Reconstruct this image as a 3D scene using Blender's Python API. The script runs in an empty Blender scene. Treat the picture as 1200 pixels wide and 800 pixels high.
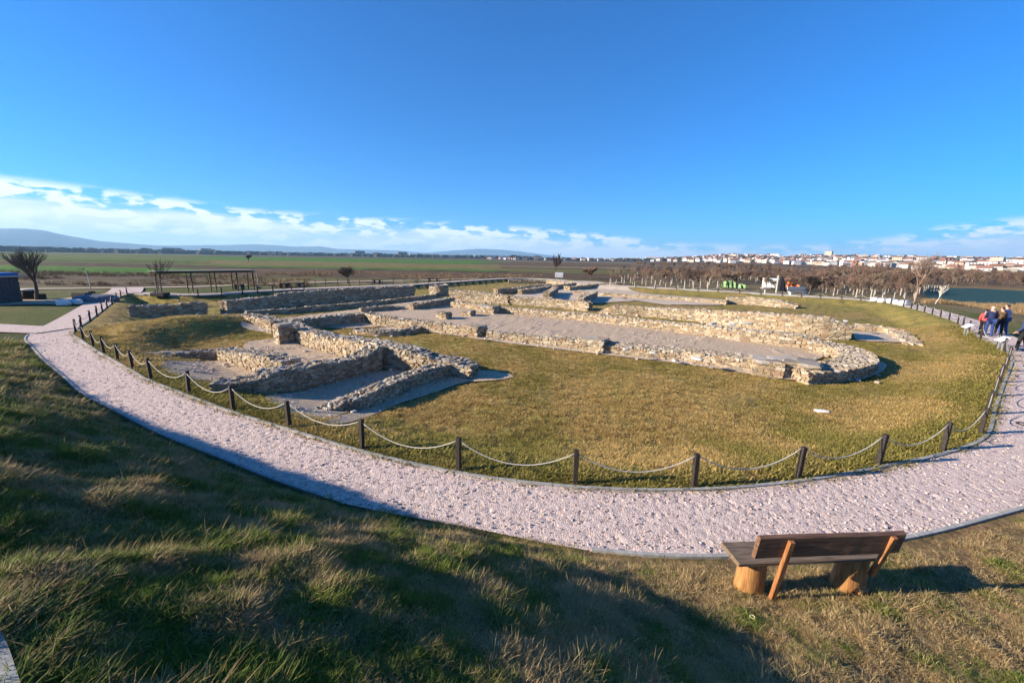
import bpy, math, random
import numpy as np
from mathutils import Matrix, Vector
S = bpy.context.scene
COL = S.collection
R = random.Random(7)
rng = np.random.default_rng(11)

# ---------------------------------------------------------------- camera
F, H, HY = 475.0, 4.0, 302.5
ROLL = math.atan(0.016); PITCH = math.atan((400-HY)/F)
cp, sp, cr, sr = math.cos(PITCH), math.sin(PITCH), math.cos(ROLL), math.sin(ROLL)
cam_d = bpy.data.cameras.new('camera'); cam = bpy.data.objects.new('camera', cam_d); COL.objects.link(cam)
cam_d.sensor_width = 36; cam_d.lens = F/1200*36; cam_d.clip_start = .05; cam_d.clip_end = 60000
S.camera = cam
fw = Vector((0, cp, -sp)); up0 = Vector((0, sp, cp)); rt0 = Vector((1, 0, 0))
rt = rt0*cr + up0*sr; up = up0*cr - rt0*sr
M = Matrix(((rt.x, up.x, -fw.x, 0), (rt.y, up.y, -fw.y, 0), (rt.z, up.z, -fw.z, H), (0, 0, 0, 1)))
cam.matrix_world = M
S.view_settings.view_transform = 'Standard'; S.view_settings.look = 'None'
S.view_settings.exposure = 1.42; S.view_settings.gamma = 1

# ---------------------------------------------------------------- node helpers
def node(t, ty, ins=None, **kw):
    n = t.nodes.new(ty)
    for k, v in kw.items(): setattr(n, k, v)
    for k, v in (ins or {}).items():
        s = n.inputs[k]
        if isinstance(v, bpy.types.NodeSocket): t.links.new(v, s)
        else: s.default_value = v
    return n
def mth(t, op, a, b=None, c=None, clamp=False):
    n = t.nodes.new('ShaderNodeMath'); n.operation = op; n.use_clamp = clamp
    for i, v in enumerate((a, b, c)):
        if v is None: continue
        if isinstance(v, bpy.types.NodeSocket): t.links.new(v, n.inputs[i])
        else: n.inputs[i].default_value = v
    return n.outputs[0]
def mix(t, f, a, b, mode='MIX'):
    n = t.nodes.new('ShaderNodeMix'); n.data_type = 'RGBA'; n.blend_type = mode
    for i, v in ((0, f), (6, a), (7, b)):
        if isinstance(v, bpy.types.NodeSocket): t.links.new(v, n.inputs[i])
        else: n.inputs[i].default_value = v if i == 0 else (*v, 1) if len(v) == 3 else v
    return n.outputs[2]
def maprange(t, v, a, b, c=0., d=1.):
    n = node(t, 'ShaderNodeMapRange', {0: v, 1: a, 2: b, 3: c, 4: d}, interpolation_type='SMOOTHSTEP')
    return n.outputs[0]

# ---------------------------------------------------------------- sky and sun
SUN_EL, SUN_TO = math.radians(19), math.radians(9)        # light travels towards +X, a little to +Y
sd = Vector((math.cos(SUN_EL)*math.cos(SUN_TO), math.cos(SUN_EL)*math.sin(SUN_TO), -math.sin(SUN_EL)))
sun_d = bpy.data.lights.new('sun', 'SUN'); sun = bpy.data.objects.new('sun', sun_d); COL.objects.link(sun)
sun_d.energy = 5.0; sun_d.angle = math.radians(.5); sun_d.color = (1, .88, .72)
sun.rotation_euler = sd.to_track_quat('-Z', 'Y').to_euler()
W = bpy.data.worlds.new('World'); S.world = W; W.use_nodes = True
t = W.node_tree; t.nodes.clear()
sky = node(t, 'ShaderNodeTexSky', sky_type='NISHITA')
sky.sun_disc = False; sky.sun_elevation = SUN_EL
sky.sun_rotation = math.atan2(-sd.x, -sd.y)          # sun azimuth, clockwise from +Y
sky.altitude = 500; sky.air_density = 1.0; sky.dust_density = .15; sky.ozone_density = 3.0
graded = mix(t, 1.0, sky.outputs[0], (.03, .80, 1.60), 'MULTIPLY')
tc = node(t, 'ShaderNodeTexCoord').outputs['Generated']
sx = node(t, 'ShaderNodeSeparateXYZ', {0: tc})
el = mth(t, 'ARCSINE', sx.outputs[2]); az = mth(t, 'ARCTAN2', sx.outputs[0], sx.outputs[1])
fc = node(t, 'ShaderNodeFloatCurve', {1: mth(t, 'MULTIPLY_ADD', az, 1/(2*math.pi), .5)})
cv = fc.mapping.curves[0]
def azp(deg, eldeg): return (.5+deg/360, eldeg/12)
ptsc = [azp(-180, 4.5), azp(-110, 5.2), azp(-62, 5.5), azp(-51, 5.3), azp(-40, 4.8), azp(-30, 4.2), azp(-17, 4.0), azp(-6, 3.7), azp(4, 3.3), azp(14, 2.6),
        azp(22, 1.7), azp(32, 1.5), azp(40, 1.9), azp(46, 3.0), azp(52, 3.5), azp(70, 4.0), azp(120, 4.8), azp(180, 4.5)]
cv.points[0].location = (0, 4.5/12); cv.points[1].location = (1, 4.5/12)
for p in ptsc[1:-1]: cv.points.new(*p)
fc.mapping.update()
top = mth(t, 'MULTIPLY', fc.outputs[0], math.radians(12))
vec = node(t, 'ShaderNodeCombineXYZ', {0: mth(t, 'MULTIPLY', az, 4.2), 1: mth(t, 'MULTIPLY', el, 26.), 2: 3.3}).outputs[0]
n1 = node(t, 'ShaderNodeTexNoise', {'Vector': vec, 'Scale': 1.6, 'Detail': 8., 'Roughness': .58}).outputs[0]
vec2 = node(t, 'ShaderNodeCombineXYZ', {0: mth(t, 'MULTIPLY', az, 13.), 1: mth(t, 'MULTIPLY', el, 36.), 2: 1.3}).outputs[0]
n2 = node(t, 'ShaderNodeTexNoise', {'Vector': vec2, 'Scale': 1.7, 'Detail': 7., 'Roughness': .55}).outputs[0]
lim = mth(t, 'MULTIPLY_ADD', mth(t, 'SUBTRACT', n1, .5), .075, top)
dd = mth(t, 'SUBTRACT', lim, el)
veil = mth(t, 'MULTIPLY', maprange(t, dd, -.004, .028), maprange(t, n1, .25, .50, .72, 1.))
lim2 = mth(t, 'MULTIPLY_ADD', mth(t, 'SUBTRACT', n2, .56), .30, top)
dd2 = mth(t, 'SUBTRACT', lim2, el)
inband = maprange(t, mth(t, 'SUBTRACT', el, mth(t, 'MULTIPLY', top, 1.12)), -.006, .012, 1, 0)
puff = mth(t, 'MULTIPLY', mth(t, 'MULTIPLY', maprange(t, n2, .45, .56), inband), maprange(t, el, .010, .03))
body = mix(t, maprange(t, n1, .35, .7), (7.0, 8.0, 10.2), (9.0, 9.4, 10.6))
c1 = mix(t, veil, graded, body)
c2 = mix(t, mth(t, 'MULTIPLY', puff, .9), c1, (11.2, 11.1, 11.0))
bg = node(t, 'ShaderNodeBackground', {'Color': c2, 'Strength': .05})
wo = node(t, 'ShaderNodeOutputWorld', {'Surface': bg.outputs[0]})

# ---------------------------------------------------------------- projection helpers (camera ray -> place on the ground)
def ray(px, py):
    u, v = px-600, py-400
    u2, v2 = cr*u+sr*v, -sr*u+cr*v
    d = np.array([u2, F*cp-v2*sp, -F*sp-v2*cp]); return d/np.linalg.norm(d)
def gp(px, py, z=0.):
    d = ray(px, py); return np.array([0, 0, H]) + d*((z-H)/d[2])
# ---------------------------------------------------------------- numpy noise
def _h(ix, iy, s):
    n = (ix.astype(np.int64)*374761393 + iy.astype(np.int64)*668265263 + s*1442695041) & 0xffffffff
    n = ((n ^ (n >> 13))*1274126177) & 0xffffffff
    return ((n ^ (n >> 16)) & 0xffff)/65535.
def vn(x, y, s=0):
    ix, iy = np.floor(x), np.floor(y); fx, fy = x-ix, y-iy
    fx = fx*fx*(3-2*fx); fy = fy*fy*(3-2*fy)
    a, b, c, d = _h(ix, iy, s), _h(ix+1, iy, s), _h(ix, iy+1, s), _h(ix+1, iy+1, s)
    return (a*(1-fx)+b*fx)*(1-fy)+(c*(1-fx)+d*fx)*fy
def fbm(x, y, s=0, o=4):
    r = 0; a = .5
    for i in range(o): r = r+a*vn(x*2**i+17.3*i, y*2**i-9.1*i, s+i); a *= .5
    return r/(1-.5**o)
def sm(v, a=0., b=1.):
    q = np.clip((v-a)/(b-a), 0, 1); return q*q*(3-2*q)

# ---------------------------------------------------------------- plan curves
def catmull(P, n=8, closed=False):
    P = [np.array(p[:2], float) for p in P]; out = []; m = len(P)
    for i in range(m if closed else m-1):
        g = lambda k: P[k % m] if closed else P[min(max(k, 0), m-1)]
        a, b, c, d = g(i-1), g(i), g(i+1), g(i+2)
        for j in range(n):
            q = j/n
            out.append(.5*((2*b)+(-a+c)*q+(2*a-5*b+4*c-d)*q*q+(-a+3*b-3*c+d)*q**3))
    if not closed: out.append(P[-1])
    return np.array(out)
def resample(C, step, closed=False):
    C = np.vstack([C, C[:1]]) if closed else C
    L = np.r_[0, np.cumsum(np.hypot(*np.diff(C, axis=0).T))]
    n = max(2, int(round(L[-1]/step))+1); s = np.linspace(0, L[-1], n)
    o = np.c_[np.interp(s, L, C[:, 0]), np.interp(s, L, C[:, 1])]
    return o[:-1] if closed else o
def normals(C, closed=False):
    if closed: d = np.roll(C, -1, 0)-np.roll(C, 1, 0)
    else: d = np.gradient(C, axis=0)
    d /= np.hypot(d[:, 0], d[:, 1])[:, None]+1e-9
    return d, np.c_[-d[:, 1], d[:, 0]]
LOOP_PX = [(147,345),(130,356),(117,366),(102,377),(84,390),(92.5,398),(104,406),(116,414),(132,423),(150,433),(172,446),(218,464),(270.5,484),(335.5,504),(421,530),
 (536,556),(674,573),(815,576),(938,566),(1035,549),(1113,532),(1158,512),(1168,480),(1178,450),(1187,420),(1170,405),(1151,397),(1130,382),(1110,373),(1077,363),
 (1050,357),(1022,352.5),(937,347),(850,342),(750,336.5),(690,333),(650,328),(600,326.5),(540,330),(480,334),(407,337),(355,339),(301,342),(257,345),(206,346),(172,345)]
loop_in = resample(catmull([gp(*p) for p in LOOP_PX], 8, True), .5, True)
_, ln = normals(loop_in, True)
cen = loop_in.mean(0)
if ((loop_in+ln-cen)**2).sum() < ((loop_in-cen)**2).sum(): ln = -ln
wid = 1.5+.12*sm(loop_in[:, 0], 0, 2.5)*(loop_in[:, 1] < 9)-.12*sm(-abs(loop_in[:, 0]+.5), -2, 0)*(loop_in[:, 1] < 9)
loop_out = loop_in+ln*wid[:, None]
def pdist(X, Y, P):
    """signed distance to closed polygon, positive inside"""
    sh = X.shape; x = X.ravel(); y = Y.ravel(); out = np.empty(x.size)
    A = P; B = np.roll(P, -1, 0); E = B-A; ee = (E**2).sum(1)+1e-12
    for i in range(0, x.size, 20000):
        xs, ys = x[i:i+20000, None], y[i:i+20000, None]
        q = np.clip(((xs-A[:, 0])*E[:, 0]+(ys-A[:, 1])*E[:, 1])/ee, 0, 1)
        d = np.sqrt(((xs-A[:, 0]-q*E[:, 0])**2+(ys-A[:, 1]-q*E[:, 1])**2).min(1))
        cr_ = ((A[:, 1] > ys) != (B[:, 1] > ys)) & (xs < (B[:, 0]-A[:, 0])*(ys-A[:, 1])/(B[:, 1]-A[:, 1]+1e-12)+A[:, 0])
        out[i:i+20000] = np.where(cr_.sum(1) % 2 == 1, d, -d)
    return out.reshape(sh)
lin_c, lout_c = resample(loop_in, 1.2, True), resample(loop_out, 1.0, True)
GSX, GSY, GSS = -75., -50., .3
_gx = GSX+GSS*np.arange(500); _gy = GSY+GSS*np.arange(560)
_GX, _GY = np.meshgrid(_gx, _gy, indexing='ij'); _ex = (_GX > -60) & (_GX < 62) & (_GY > -12) & (_GY < 112)
def mkgrid(P, m):
    g = np.full(_GX.shape, -60.); g[m] = pdist(_GX[m], _GY[m], P); return g
GRID_IN, GRID_OUT = mkgrid(lin_c, _ex), mkgrid(lout_c, _ex)
def gdist(X, Y, G):
    fx, fy = np.clip((X-GSX)/GSS, 0, 498.999), np.clip((Y-GSY)/GSS, 0, 558.999); ix, iy = fx.astype(int), fy.astype(int); a, b = fx-ix, fy-iy
    return (G[ix, iy]*(1-a)+G[ix+1, iy]*a)*(1-b)+(G[ix, iy+1]*(1-a)+G[ix+1, iy+1]*a)*b
LAKE_Z = -1.6
LAKE = np.array([gp(x, y, LAKE_Z)[:2] for x, y in ((1101, 351), (1093, 343), (1095, 336.5), (1150, 338.5), (1220, 342), (1420, 350), (1420, 380), (1260, 366), (1200, 359), (1140, 355))])
HX = np.array([.15, .31, .515, .82, 1.0, 1.13, 1.5]); HY0 = np.array([1300, 1000, 800, 600, 450, 370, 300.])
HY1 = np.array([1800, 1500, 1500, 1200, 1100, 1000, 900.]); HZ0 = np.array([0, 1, 1.5, -.5, -2.5, -4, -4.]); HZ1 = np.array([0, 4, 24, 22, 20, 17, 16.])
def T(X, Y, rough=True):
    X = np.asarray(X, float); Y = np.asarray(Y, float)
    near = (np.abs(X) < 60) & (Y < 111) & (Y > -12)
    di = np.full(X.shape, -99.); do = np.full(X.shape, -99.)
    if near.any():
        di[near] = gdist(X[near], Y[near], GRID_IN); do[near] = -gdist(X[near], Y[near], GRID_OUT)
    do = np.where(near, do, 60.)
    z = -.5*sm(di, .3, 3.0)
    z = z - .25*sm(np.hypot(X-33, (Y-30)), 11, 2)*sm(di, .6, 3)
    z = z - .75*np.exp(-((di-1.3)/.65)**2)*sm(Y, 33, 38)*sm(-X, -9, 0)
    z = z + .95*np.exp(-((X+18.7)/np.where(X < -18.7, 3.4, 1.9))**2-((Y-22.5)/5.2)**2)*sm(di, .2, 2.2)
    k = np.interp(X, [-30, -24, -18, -12, -8, -4, 0, 2.2, 4.5, 9, 14], [0, .02, .30, .55, .68, .70, .57, .32, .22, .12, .04])
    C = np.interp(X, [-26, -18, -10, -5, -3, -.5, 1.5, 3.5, 6, 10], [.1, 1.0, 2.5, 2.65, 2.45, 2.2, 1.65, .95, .7, .4])
    d = np.clip(do-.12, 0, None)
    a = k*d; m = -.35*np.log(np.exp(-a/.35)+np.exp(-C/.35))+.35*np.log(1+np.exp(-C/.35))
    w = 1-sm(Y, 17, 24)
    z = z + np.clip(m, 0, None)*w
    if rough:
        lump = (fbm(X*1.1, Y*1.1, 3, 3)-.5)*.24*sm(do, .2, 2.)*w*sm(9-X, 0, 4) + (fbm(X*6, Y*6, 9, 3)-.5)*.07*sm(do, .05, .4)*w
        lump = lump + (fbm(X*.8, Y*.8, 5, 3)-.5)*.10*sm(di, .5, 2) + (fbm(X*5, Y*5, 5, 2)-.5)*.07*sm(di, .1, .6)
        lump = lump + (fbm(X*.25, Y*.25, 6, 4)-.5)*.5*(Y > 47)*sm(Y, 48, 60)*sm(-X, -3, 3)*(do > 3)
        z = z + lump - .075*sm(-di, .03, .12)*sm(-do, .03, .12)
    # land falls away to the lake on the right, town hill behind
    r = X/np.maximum(Y, 1)
    z = z - 1.3*sm(do, 3, 16)*sm(r, .55, .8)*(Y > 5)*sm(X, 25, 45)
    dl = np.full(X.shape, -99.); nl = (X > 20) & (Y > 10) & (X < 500) & (Y < 300)
    if nl.any(): dl[nl] = pdist(X[nl], Y[nl], LAKE)
    wl = sm(dl, -3.0, 1.0); z = z*(1-wl)+(LAKE_Z-.5)*wl
    y0, y1 = np.interp(r, HX, HY0), np.interp(r, HX, HY1); z0, z1 = np.interp(r, HX, HZ0), np.interp(r, HX, HZ1)
    if Y.size == 1 and float(Y.ravel()[0]) < 60: return z
    wz = sm(Y, y0*.35, y0*.8)*(Y > 60)
    zh = z0+(z1-z0)*np.clip((Y-y0)/(y1-y0), 0, 1)+(fbm(X/90, Y/90, 2, 3)-.5)*8*sm(r, .3, .5)*sm(Y, y0, y0*1.4)
    z = np.where((r > .1) & (Y > 60), z*(1-wz)+zh*wz, z)
    return z
def T1(x, y, rough=False): return float(T(np.array([x]), np.array([y]), rough)[0])
def at(px, py, rough=False):
    z = 0.
    for _ in range(12):
        p = gp(px, py, z); z = .5*z+.5*T1(p[0], p[1], rough)
    p = gp(px, py, z); p[2] = T1(p[0], p[1], rough); return p

# ---------------------------------------------------------------- object helpers
def fmesh(name, V, Fq, mats, cols=None, smooth=False):
    V = np.asarray(V, np.float32); me = bpy.data.meshes.new(name)
    me.vertices.add(len(V)); me.vertices.foreach_set('co', V.ravel())
    if isinstance(Fq, np.ndarray):
        k = Fq.shape[1]; n = len(Fq); me.loops.add(n*k); me.polygons.add(n)
        me.loops.foreach_set('vertex_index', Fq.astype(np.int32).ravel())
        me.polygons.foreach_set('loop_start', np.arange(0, n*k, k, dtype=np.int32))
        me.polygons.foreach_set('use_smooth', np.full(n, bool(smooth)))
    else:
        tot = sum(len(f) for f in Fq); me.loops.add(tot); me.polygons.add(len(Fq))
        me.loops.foreach_set('vertex_index', np.array([i for f in Fq for i in f], np.int32))
        me.polygons.foreach_set('loop_start', np.r_[0, np.cumsum([len(f) for f in Fq])[:-1]].astype(np.int32))
        me.polygons.foreach_set('use_smooth', np.full(len(Fq), bool(smooth)))
    if cols is not None:
        a = me.color_attributes.new('Col', 'FLOAT_COLOR', 'POINT')
        c = np.ones((len(V), 4), np.float32); c[:, :cols.shape[1]] = cols; a.data.foreach_set('color', c.ravel())
    for m in (mats if isinstance(mats, (list, tuple)) else [mats]): me.materials.append(m)
    me.update(calc_edges=True); me.validate(); return me
def link(name, me, parent=None, loc=None, rot=None, scale=None):
    o = bpy.data.objects.new(name, me); COL.objects.link(o)
    if parent is not None: o.parent = parent
    if loc is not None: o.location = loc
    if rot is not None: o.rotation_euler = rot
    if scale is not None: o.scale = scale
    return o
def tag(o, label=None, cat=None, group=None, kind=None):
    if label: o['label'] = label
    if cat: o['category'] = cat
    if group: o['group'] = group
    if kind: o['kind'] = kind
    return o
def thing(name, label, cat, loc=(0, 0, 0), rz=0, group=None):
    o = bpy.data.objects.new(name, None); COL.objects.link(o); o.location = loc; o.rotation_euler = (0, 0, rz)
    o.empty_display_size = .2
    return tag(o, label, cat, group)
def dup(root, loc, rz=0, scale=1, label=None):
    r = root.copy(); COL.objects.link(r); r.location = loc; r.rotation_euler = (0, 0, rz)
    r.scale = (scale,)*3 if not isinstance(scale, tuple) else scale
    if label: r['label'] = label
    for ch in list(root.children):
        c = ch.copy(); COL.objects.link(c); c.parent = r
        for g in list(ch.children):
            e = g.copy(); COL.objects.link(e); e.parent = c
    return r
class MB:
    def __init__(s): s.v = []; s.f = []
    def add(s, V, Fs):
        b = len(s.v); s.v += [tuple(p) for p in V]; s.f += [tuple(i+b for i in f) for f in Fs]
    def box(s, c, d, rz=0, rx=0, ry=0, taper=1., bev=0.):
        m = Matrix.Rotation(rz, 3, 'Z') @ Matrix.Rotation(ry, 3, 'Y') @ Matrix.Rotation(rx, 3, 'X')
        hx, hy, hz = d[0]/2, d[1]/2, d[2]/2
        if bev > 0:
            prof = [(-hz, 1-0), ]; rings = []
            for z, ins in ((-hz, bev), (-hz+bev, 0), (hz-bev, 0), (hz, bev)):
                x, y = hx-ins, hy-ins; q = bev
                ring = [(x-q, -y), (x, -y+q), (x, y-q), (x-q, y), (-x+q, y), (-x, y-q), (-x, -y+q), (-x+q, -y)]
                rings.append([(a, b, z) for a, b in ring])
            V = [p for r_ in rings for p in r_]
            Fs = [tuple(reversed(range(8))), tuple(range(24, 32))]
            for k in range(3):
                for i in range(8): j = (i+1) % 8; Fs.append((k*8+i, k*8+j, k*8+8+j, k*8+8+i))
        else:
            V = [(a*hx*(taper if cz > 0 else 1), b*hy*(taper if cz > 0 else 1), cz*hz) for cz in (-1, 1) for a, b in ((-1, -1), (1, -1), (1, 1), (-1, 1))]
            Fs = [(3, 2, 1, 0), (4, 5, 6, 7), (0, 1, 5, 4), (1, 2, 6, 5), (2, 3, 7, 6), (3, 0, 4, 7)]
        cc = Vector(c); s.add([cc + m @ Vector(p) for p in V], Fs); return s
    def tube(s, pts, rad, n=6, cap=True):
        pts = [Vector(p) for p in pts]; rad = rad if isinstance(rad, (list, tuple)) else [rad]*len(pts)
        V = []; Fs = []; prev = None
        for i, p in enumerate(pts):
            d = (pts[min(i+1, len(pts)-1)]-pts[max(i-1, 0)])
            d = d.normalized() if d.length > 1e-9 else Vector((0, 0, 1))
            if prev is None: a = d.orthogonal().normalized()
            else: a = (prev-d*prev.dot(d)); a = a.normalized() if a.length > 1e-6 else d.orthogonal().normalized()
            prev = a; b = d.cross(a)
            for k in range(n): q = 2*math.pi*k/n; V.append(p+(a*math.cos(q)+b*math.sin(q))*rad[i])
        for i in range(len(pts)-1):
            for k in range(n): j = (k+1) % n; Fs.append((i*n+k, i*n+j, i*n+n+j, i*n+n+k))
        if cap: Fs += [tuple(reversed(range(n))), tuple(range((len(pts)-1)*n, len(pts)*n))]
        s.add(V, Fs); return s
    def lathe(s, c, prof, n=12):
        V = [(c[0]+r*math.cos(2*math.pi*k/n), c[1]+r*math.sin(2*math.pi*k/n), c[2]+z) for r, z in prof for k in range(n)]
        Fs = [(i*n+k, i*n+(k+1) % n, i*n+n+(k+1) % n, i*n+n+k) for i in range(len(prof)-1) for k in range(n)]
        Fs += [tuple(reversed(range(n))), tuple(range((len(prof)-1)*n, len(prof)*n))]
        s.add(V, Fs); return s
    def mesh(s, name, mat, smooth=False): return fmesh(name, s.v, s.f, mat, smooth=smooth)
    def obj(s, name, mat, parent=None, smooth=False): return link(name, s.mesh(name, mat, smooth), parent)

# ---------------------------------------------------------------- materials
KA = .88
def newmat(name, rough=.85, spec=.3):
    m = bpy.data.materials.new(name); m.use_nodes = True; t = m.node_tree; b = t.nodes['Principled BSDF']
    b.inputs['Roughness'].default_value = rough; b.inputs['Specular IOR Level'].default_value = spec
    return m, t, b
def plain(name, c, rough=.8, var=.15, scale=20., spec=.3, metal=0., bump=0.):
    m, t, b = newmat(name, rough, spec); b.inputs['Metallic'].default_value = metal
    tc = node(t, 'ShaderNodeTexCoord').outputs['Object']
    n = node(t, 'ShaderNodeTexNoise', {'Vector': tc, 'Scale': scale, 'Detail': 5.}).outputs[0]
    c = tuple(v*KA for v in c); lo = tuple(v*(1-var) for v in c); hi = tuple(min(1, v*(1+var)) for v in c)
    t.links.new(mix(t, maprange(t, n, .3, .7), lo, hi), b.inputs['Base Color'])
    if bump:
        bp = node(t, 'ShaderNodeBump', {'Height': n, 'Strength': bump, 'Distance': .02}); t.links.new(bp.outputs[0], b.inputs['Normal'])
    return m
def rnd(t):
    a = node(t, 'ShaderNodeNewGeometry').outputs['Random Per Island']; o = node(t, 'ShaderNodeObjectInfo').outputs['Random']
    return mth(t, 'FRACT', mth(t, 'ADD', a, o))
def ramp(t, f, stops, interp='LINEAR'):
    n = node(t, 'ShaderNodeValToRGB', {0: f}); r = n.color_ramp; r.interpolation = interp
    while len(r.elements) > 1: r.elements.remove(r.elements[-1])
    r.elements[0].position = stops[0][0]; r.elements[0].color = (*stops[0][1], 1)
    for p, c in stops[1:]: e = r.elements.new(p); e.color = (*c, 1)
    return n.outputs[0]
def stonemat(name, stops, bump=.6):
    m, t, b = newmat(name, .9, .2); stops = [(q, tuple(v*KA for v in k)) for q, k in stops]
    f = rnd(t); c = ramp(t, f, stops, 'CONSTANT')
    pos = node(t, 'ShaderNodeNewGeometry').outputs['Position']
    n = node(t, 'ShaderNodeTexNoise', {'Vector': pos, 'Scale': 22., 'Detail': 6., 'Roughness': .65}).outputs[0]
    c = mix(t, 1., c, mix(t, maprange(t, n, .3, .7), (.66, .64, .62), (1.2, 1.18, 1.15)), 'MULTIPLY')
    t.links.new(c, b.inputs['Base Color'])
    bp = node(t, 'ShaderNodeBump', {'Height': n, 'Strength': bump, 'Distance': .02}); t.links.new(bp.outputs[0], b.inputs['Normal'])
    return m
m_face = stonemat('face_stone', [(0, (.36, .27, .165)), (.14, (.46, .355, .23)), (.30, (.30, .23, .15)), (.44, (.50, .41, .28)), (.58, (.39, .325, .24)), (.70, (.26, .215, .165)), (.80, (.54, .465, .35)), (.91, (.35, .225, .14))])
m_cap = stonemat('cap_stone', [(0, (.38, .33, .27)), (.16, (.48, .43, .36)), (.32, (.28, .24, .20)), (.46, (.43, .36, .27)), (.60, (.56, .51, .44)), (.72, (.34, .27, .19)), (.84, (.22, .19, .17)), (.93, (.45, .33, .22))])
m_mortar = plain('lime_mortar', (.36, .28, .185), .95, .35, 9., bump=.6)
m_white = plain('white_paint', (.78, .77, .74), .6, .08, 14.)
m_post = plain('dark_wood', (.035, .027, .022), .75, .35, 30., bump=.4)
m_rope = plain('rope', (.52, .49, .43), .9, .15, 120.)
m_kerb = plain('concrete_kerb', (.36, .35, .32), .9, .16, 12., bump=.4)
m_steel = plain('grey_metal', (.42, .43, .44), .45, .08, 10., metal=.5)
m_dark = plain('dark_metal', (.03, .03, .035), .5, .2, 10.)
m_bark = plain('bark', (.11, .08, .06), .9, .35, 25., bump=.6)
m_twig = plain('twig', (.17, .12, .085), .9, .25, 8.)
m_twig2 = plain('red_twig', (.18, .11, .08), .9, .3, 8.)
m_guard = plain('whitewash', (.46, .42, .36), .8, .15, 9.)

# ground: vertex colour times grain
def groundmat(name, scale, detail_col=(.6, 1.35), bump=.5, dist=.05, big=True):
    m, t, b = newmat(name, .97, .1)
    pos = node(t, 'ShaderNodeNewGeometry').outputs['Position']
    vc = node(t, 'ShaderNodeVertexColor', layer_name='Col').outputs[0]
    n = node(t, 'ShaderNodeTexNoise', {'Vector': pos, 'Scale': scale, 'Detail': 7., 'Roughness': .7}).outputs[0]
    n2 = node(t, 'ShaderNodeTexNoise', {'Vector': pos, 'Scale': scale*.12, 'Detail': 6., 'Roughness': .65}).outputs[0]
    a, c_ = detail_col
    c = mix(t, 1., vc, mix(t, maprange(t, n, .32, .68), (a, a, a), (c_, c_, c_*.95)), 'MULTIPLY')
    if big: c = mix(t, 1., c, mix(t, maprange(t, n2, .35, .65), (.78, .84, .78), (1.22, 1.15, 1.12)), 'MULTIPLY')
    t.links.new(c, b.inputs['Base Color'])
    bp = node(t, 'ShaderNodeBump', {'Height': n, 'Strength': bump, 'Distance': dist}); t.links.new(bp.outputs[0], b.inputs['Normal'])
    return m
m_ground = groundmat('ground_soil', 9., (.55, 1.4), .8, .06)
def gravelmat(name, base, dark, light, scale=45.):
    m, t, b = newmat(name, .95, .15); base, dark, light = [tuple(v*KA for v in q) for q in (base, dark, light)]
    pos = node(t, 'ShaderNodeNewGeometry').outputs['Position']
    v = node(t, 'ShaderNodeTexVoronoi', {'Vector': pos, 'Scale': scale})
    n = node(t, 'ShaderNodeTexNoise', {'Vector': pos, 'Scale': 7., 'Detail': 8., 'Roughness': .7}).outputs[0]
    bw = node(t, 'ShaderNodeSeparateColor', {0: v.outputs['Color']}).outputs[0]
    c = ramp(t, bw, [(0, dark), (.25, base), (.6, base), (.8, light), (.95, tuple(x*.8 for x in base))])
    c = mix(t, 1., c, mix(t, maprange(t, n, .3, .7), (.84, .82, .82), (1.12, 1.1, 1.1)), 'MULTIPLY')
    t.links.new(c, b.inputs['Base Color'])
    n4 = node(t, 'ShaderNodeTexNoise', {'Vector': pos, 'Scale': 26., 'Detail': 5., 'Roughness': .7}).outputs[0]; hgt = mth(t, 'ADD', mth(t, 'MULTIPLY', v.outputs['Distance'], -.6), mth(t, 'MULTIPLY', n4, 1.))
    bp = node(t, 'ShaderNodeBump', {'Height': hgt, 'Strength': .7, 'Distance': .02}); t.links.new(bp.outputs[0], b.inputs['Normal'])
    return m
m_gravel = gravelmat('pink_gravel', (.68, .53, .455), (.42, .32, .275), (.80, .675, .60))
m_floor = gravelmat('grey_gravel', (.54, .41, .28), (.38, .28, .19), (.66, .52, .38), 30.)
m_slab = gravelmat('pale_mortar_strip', (.58, .47, .35), (.46, .37, .28), (.66, .56, .44), 14.)

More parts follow.
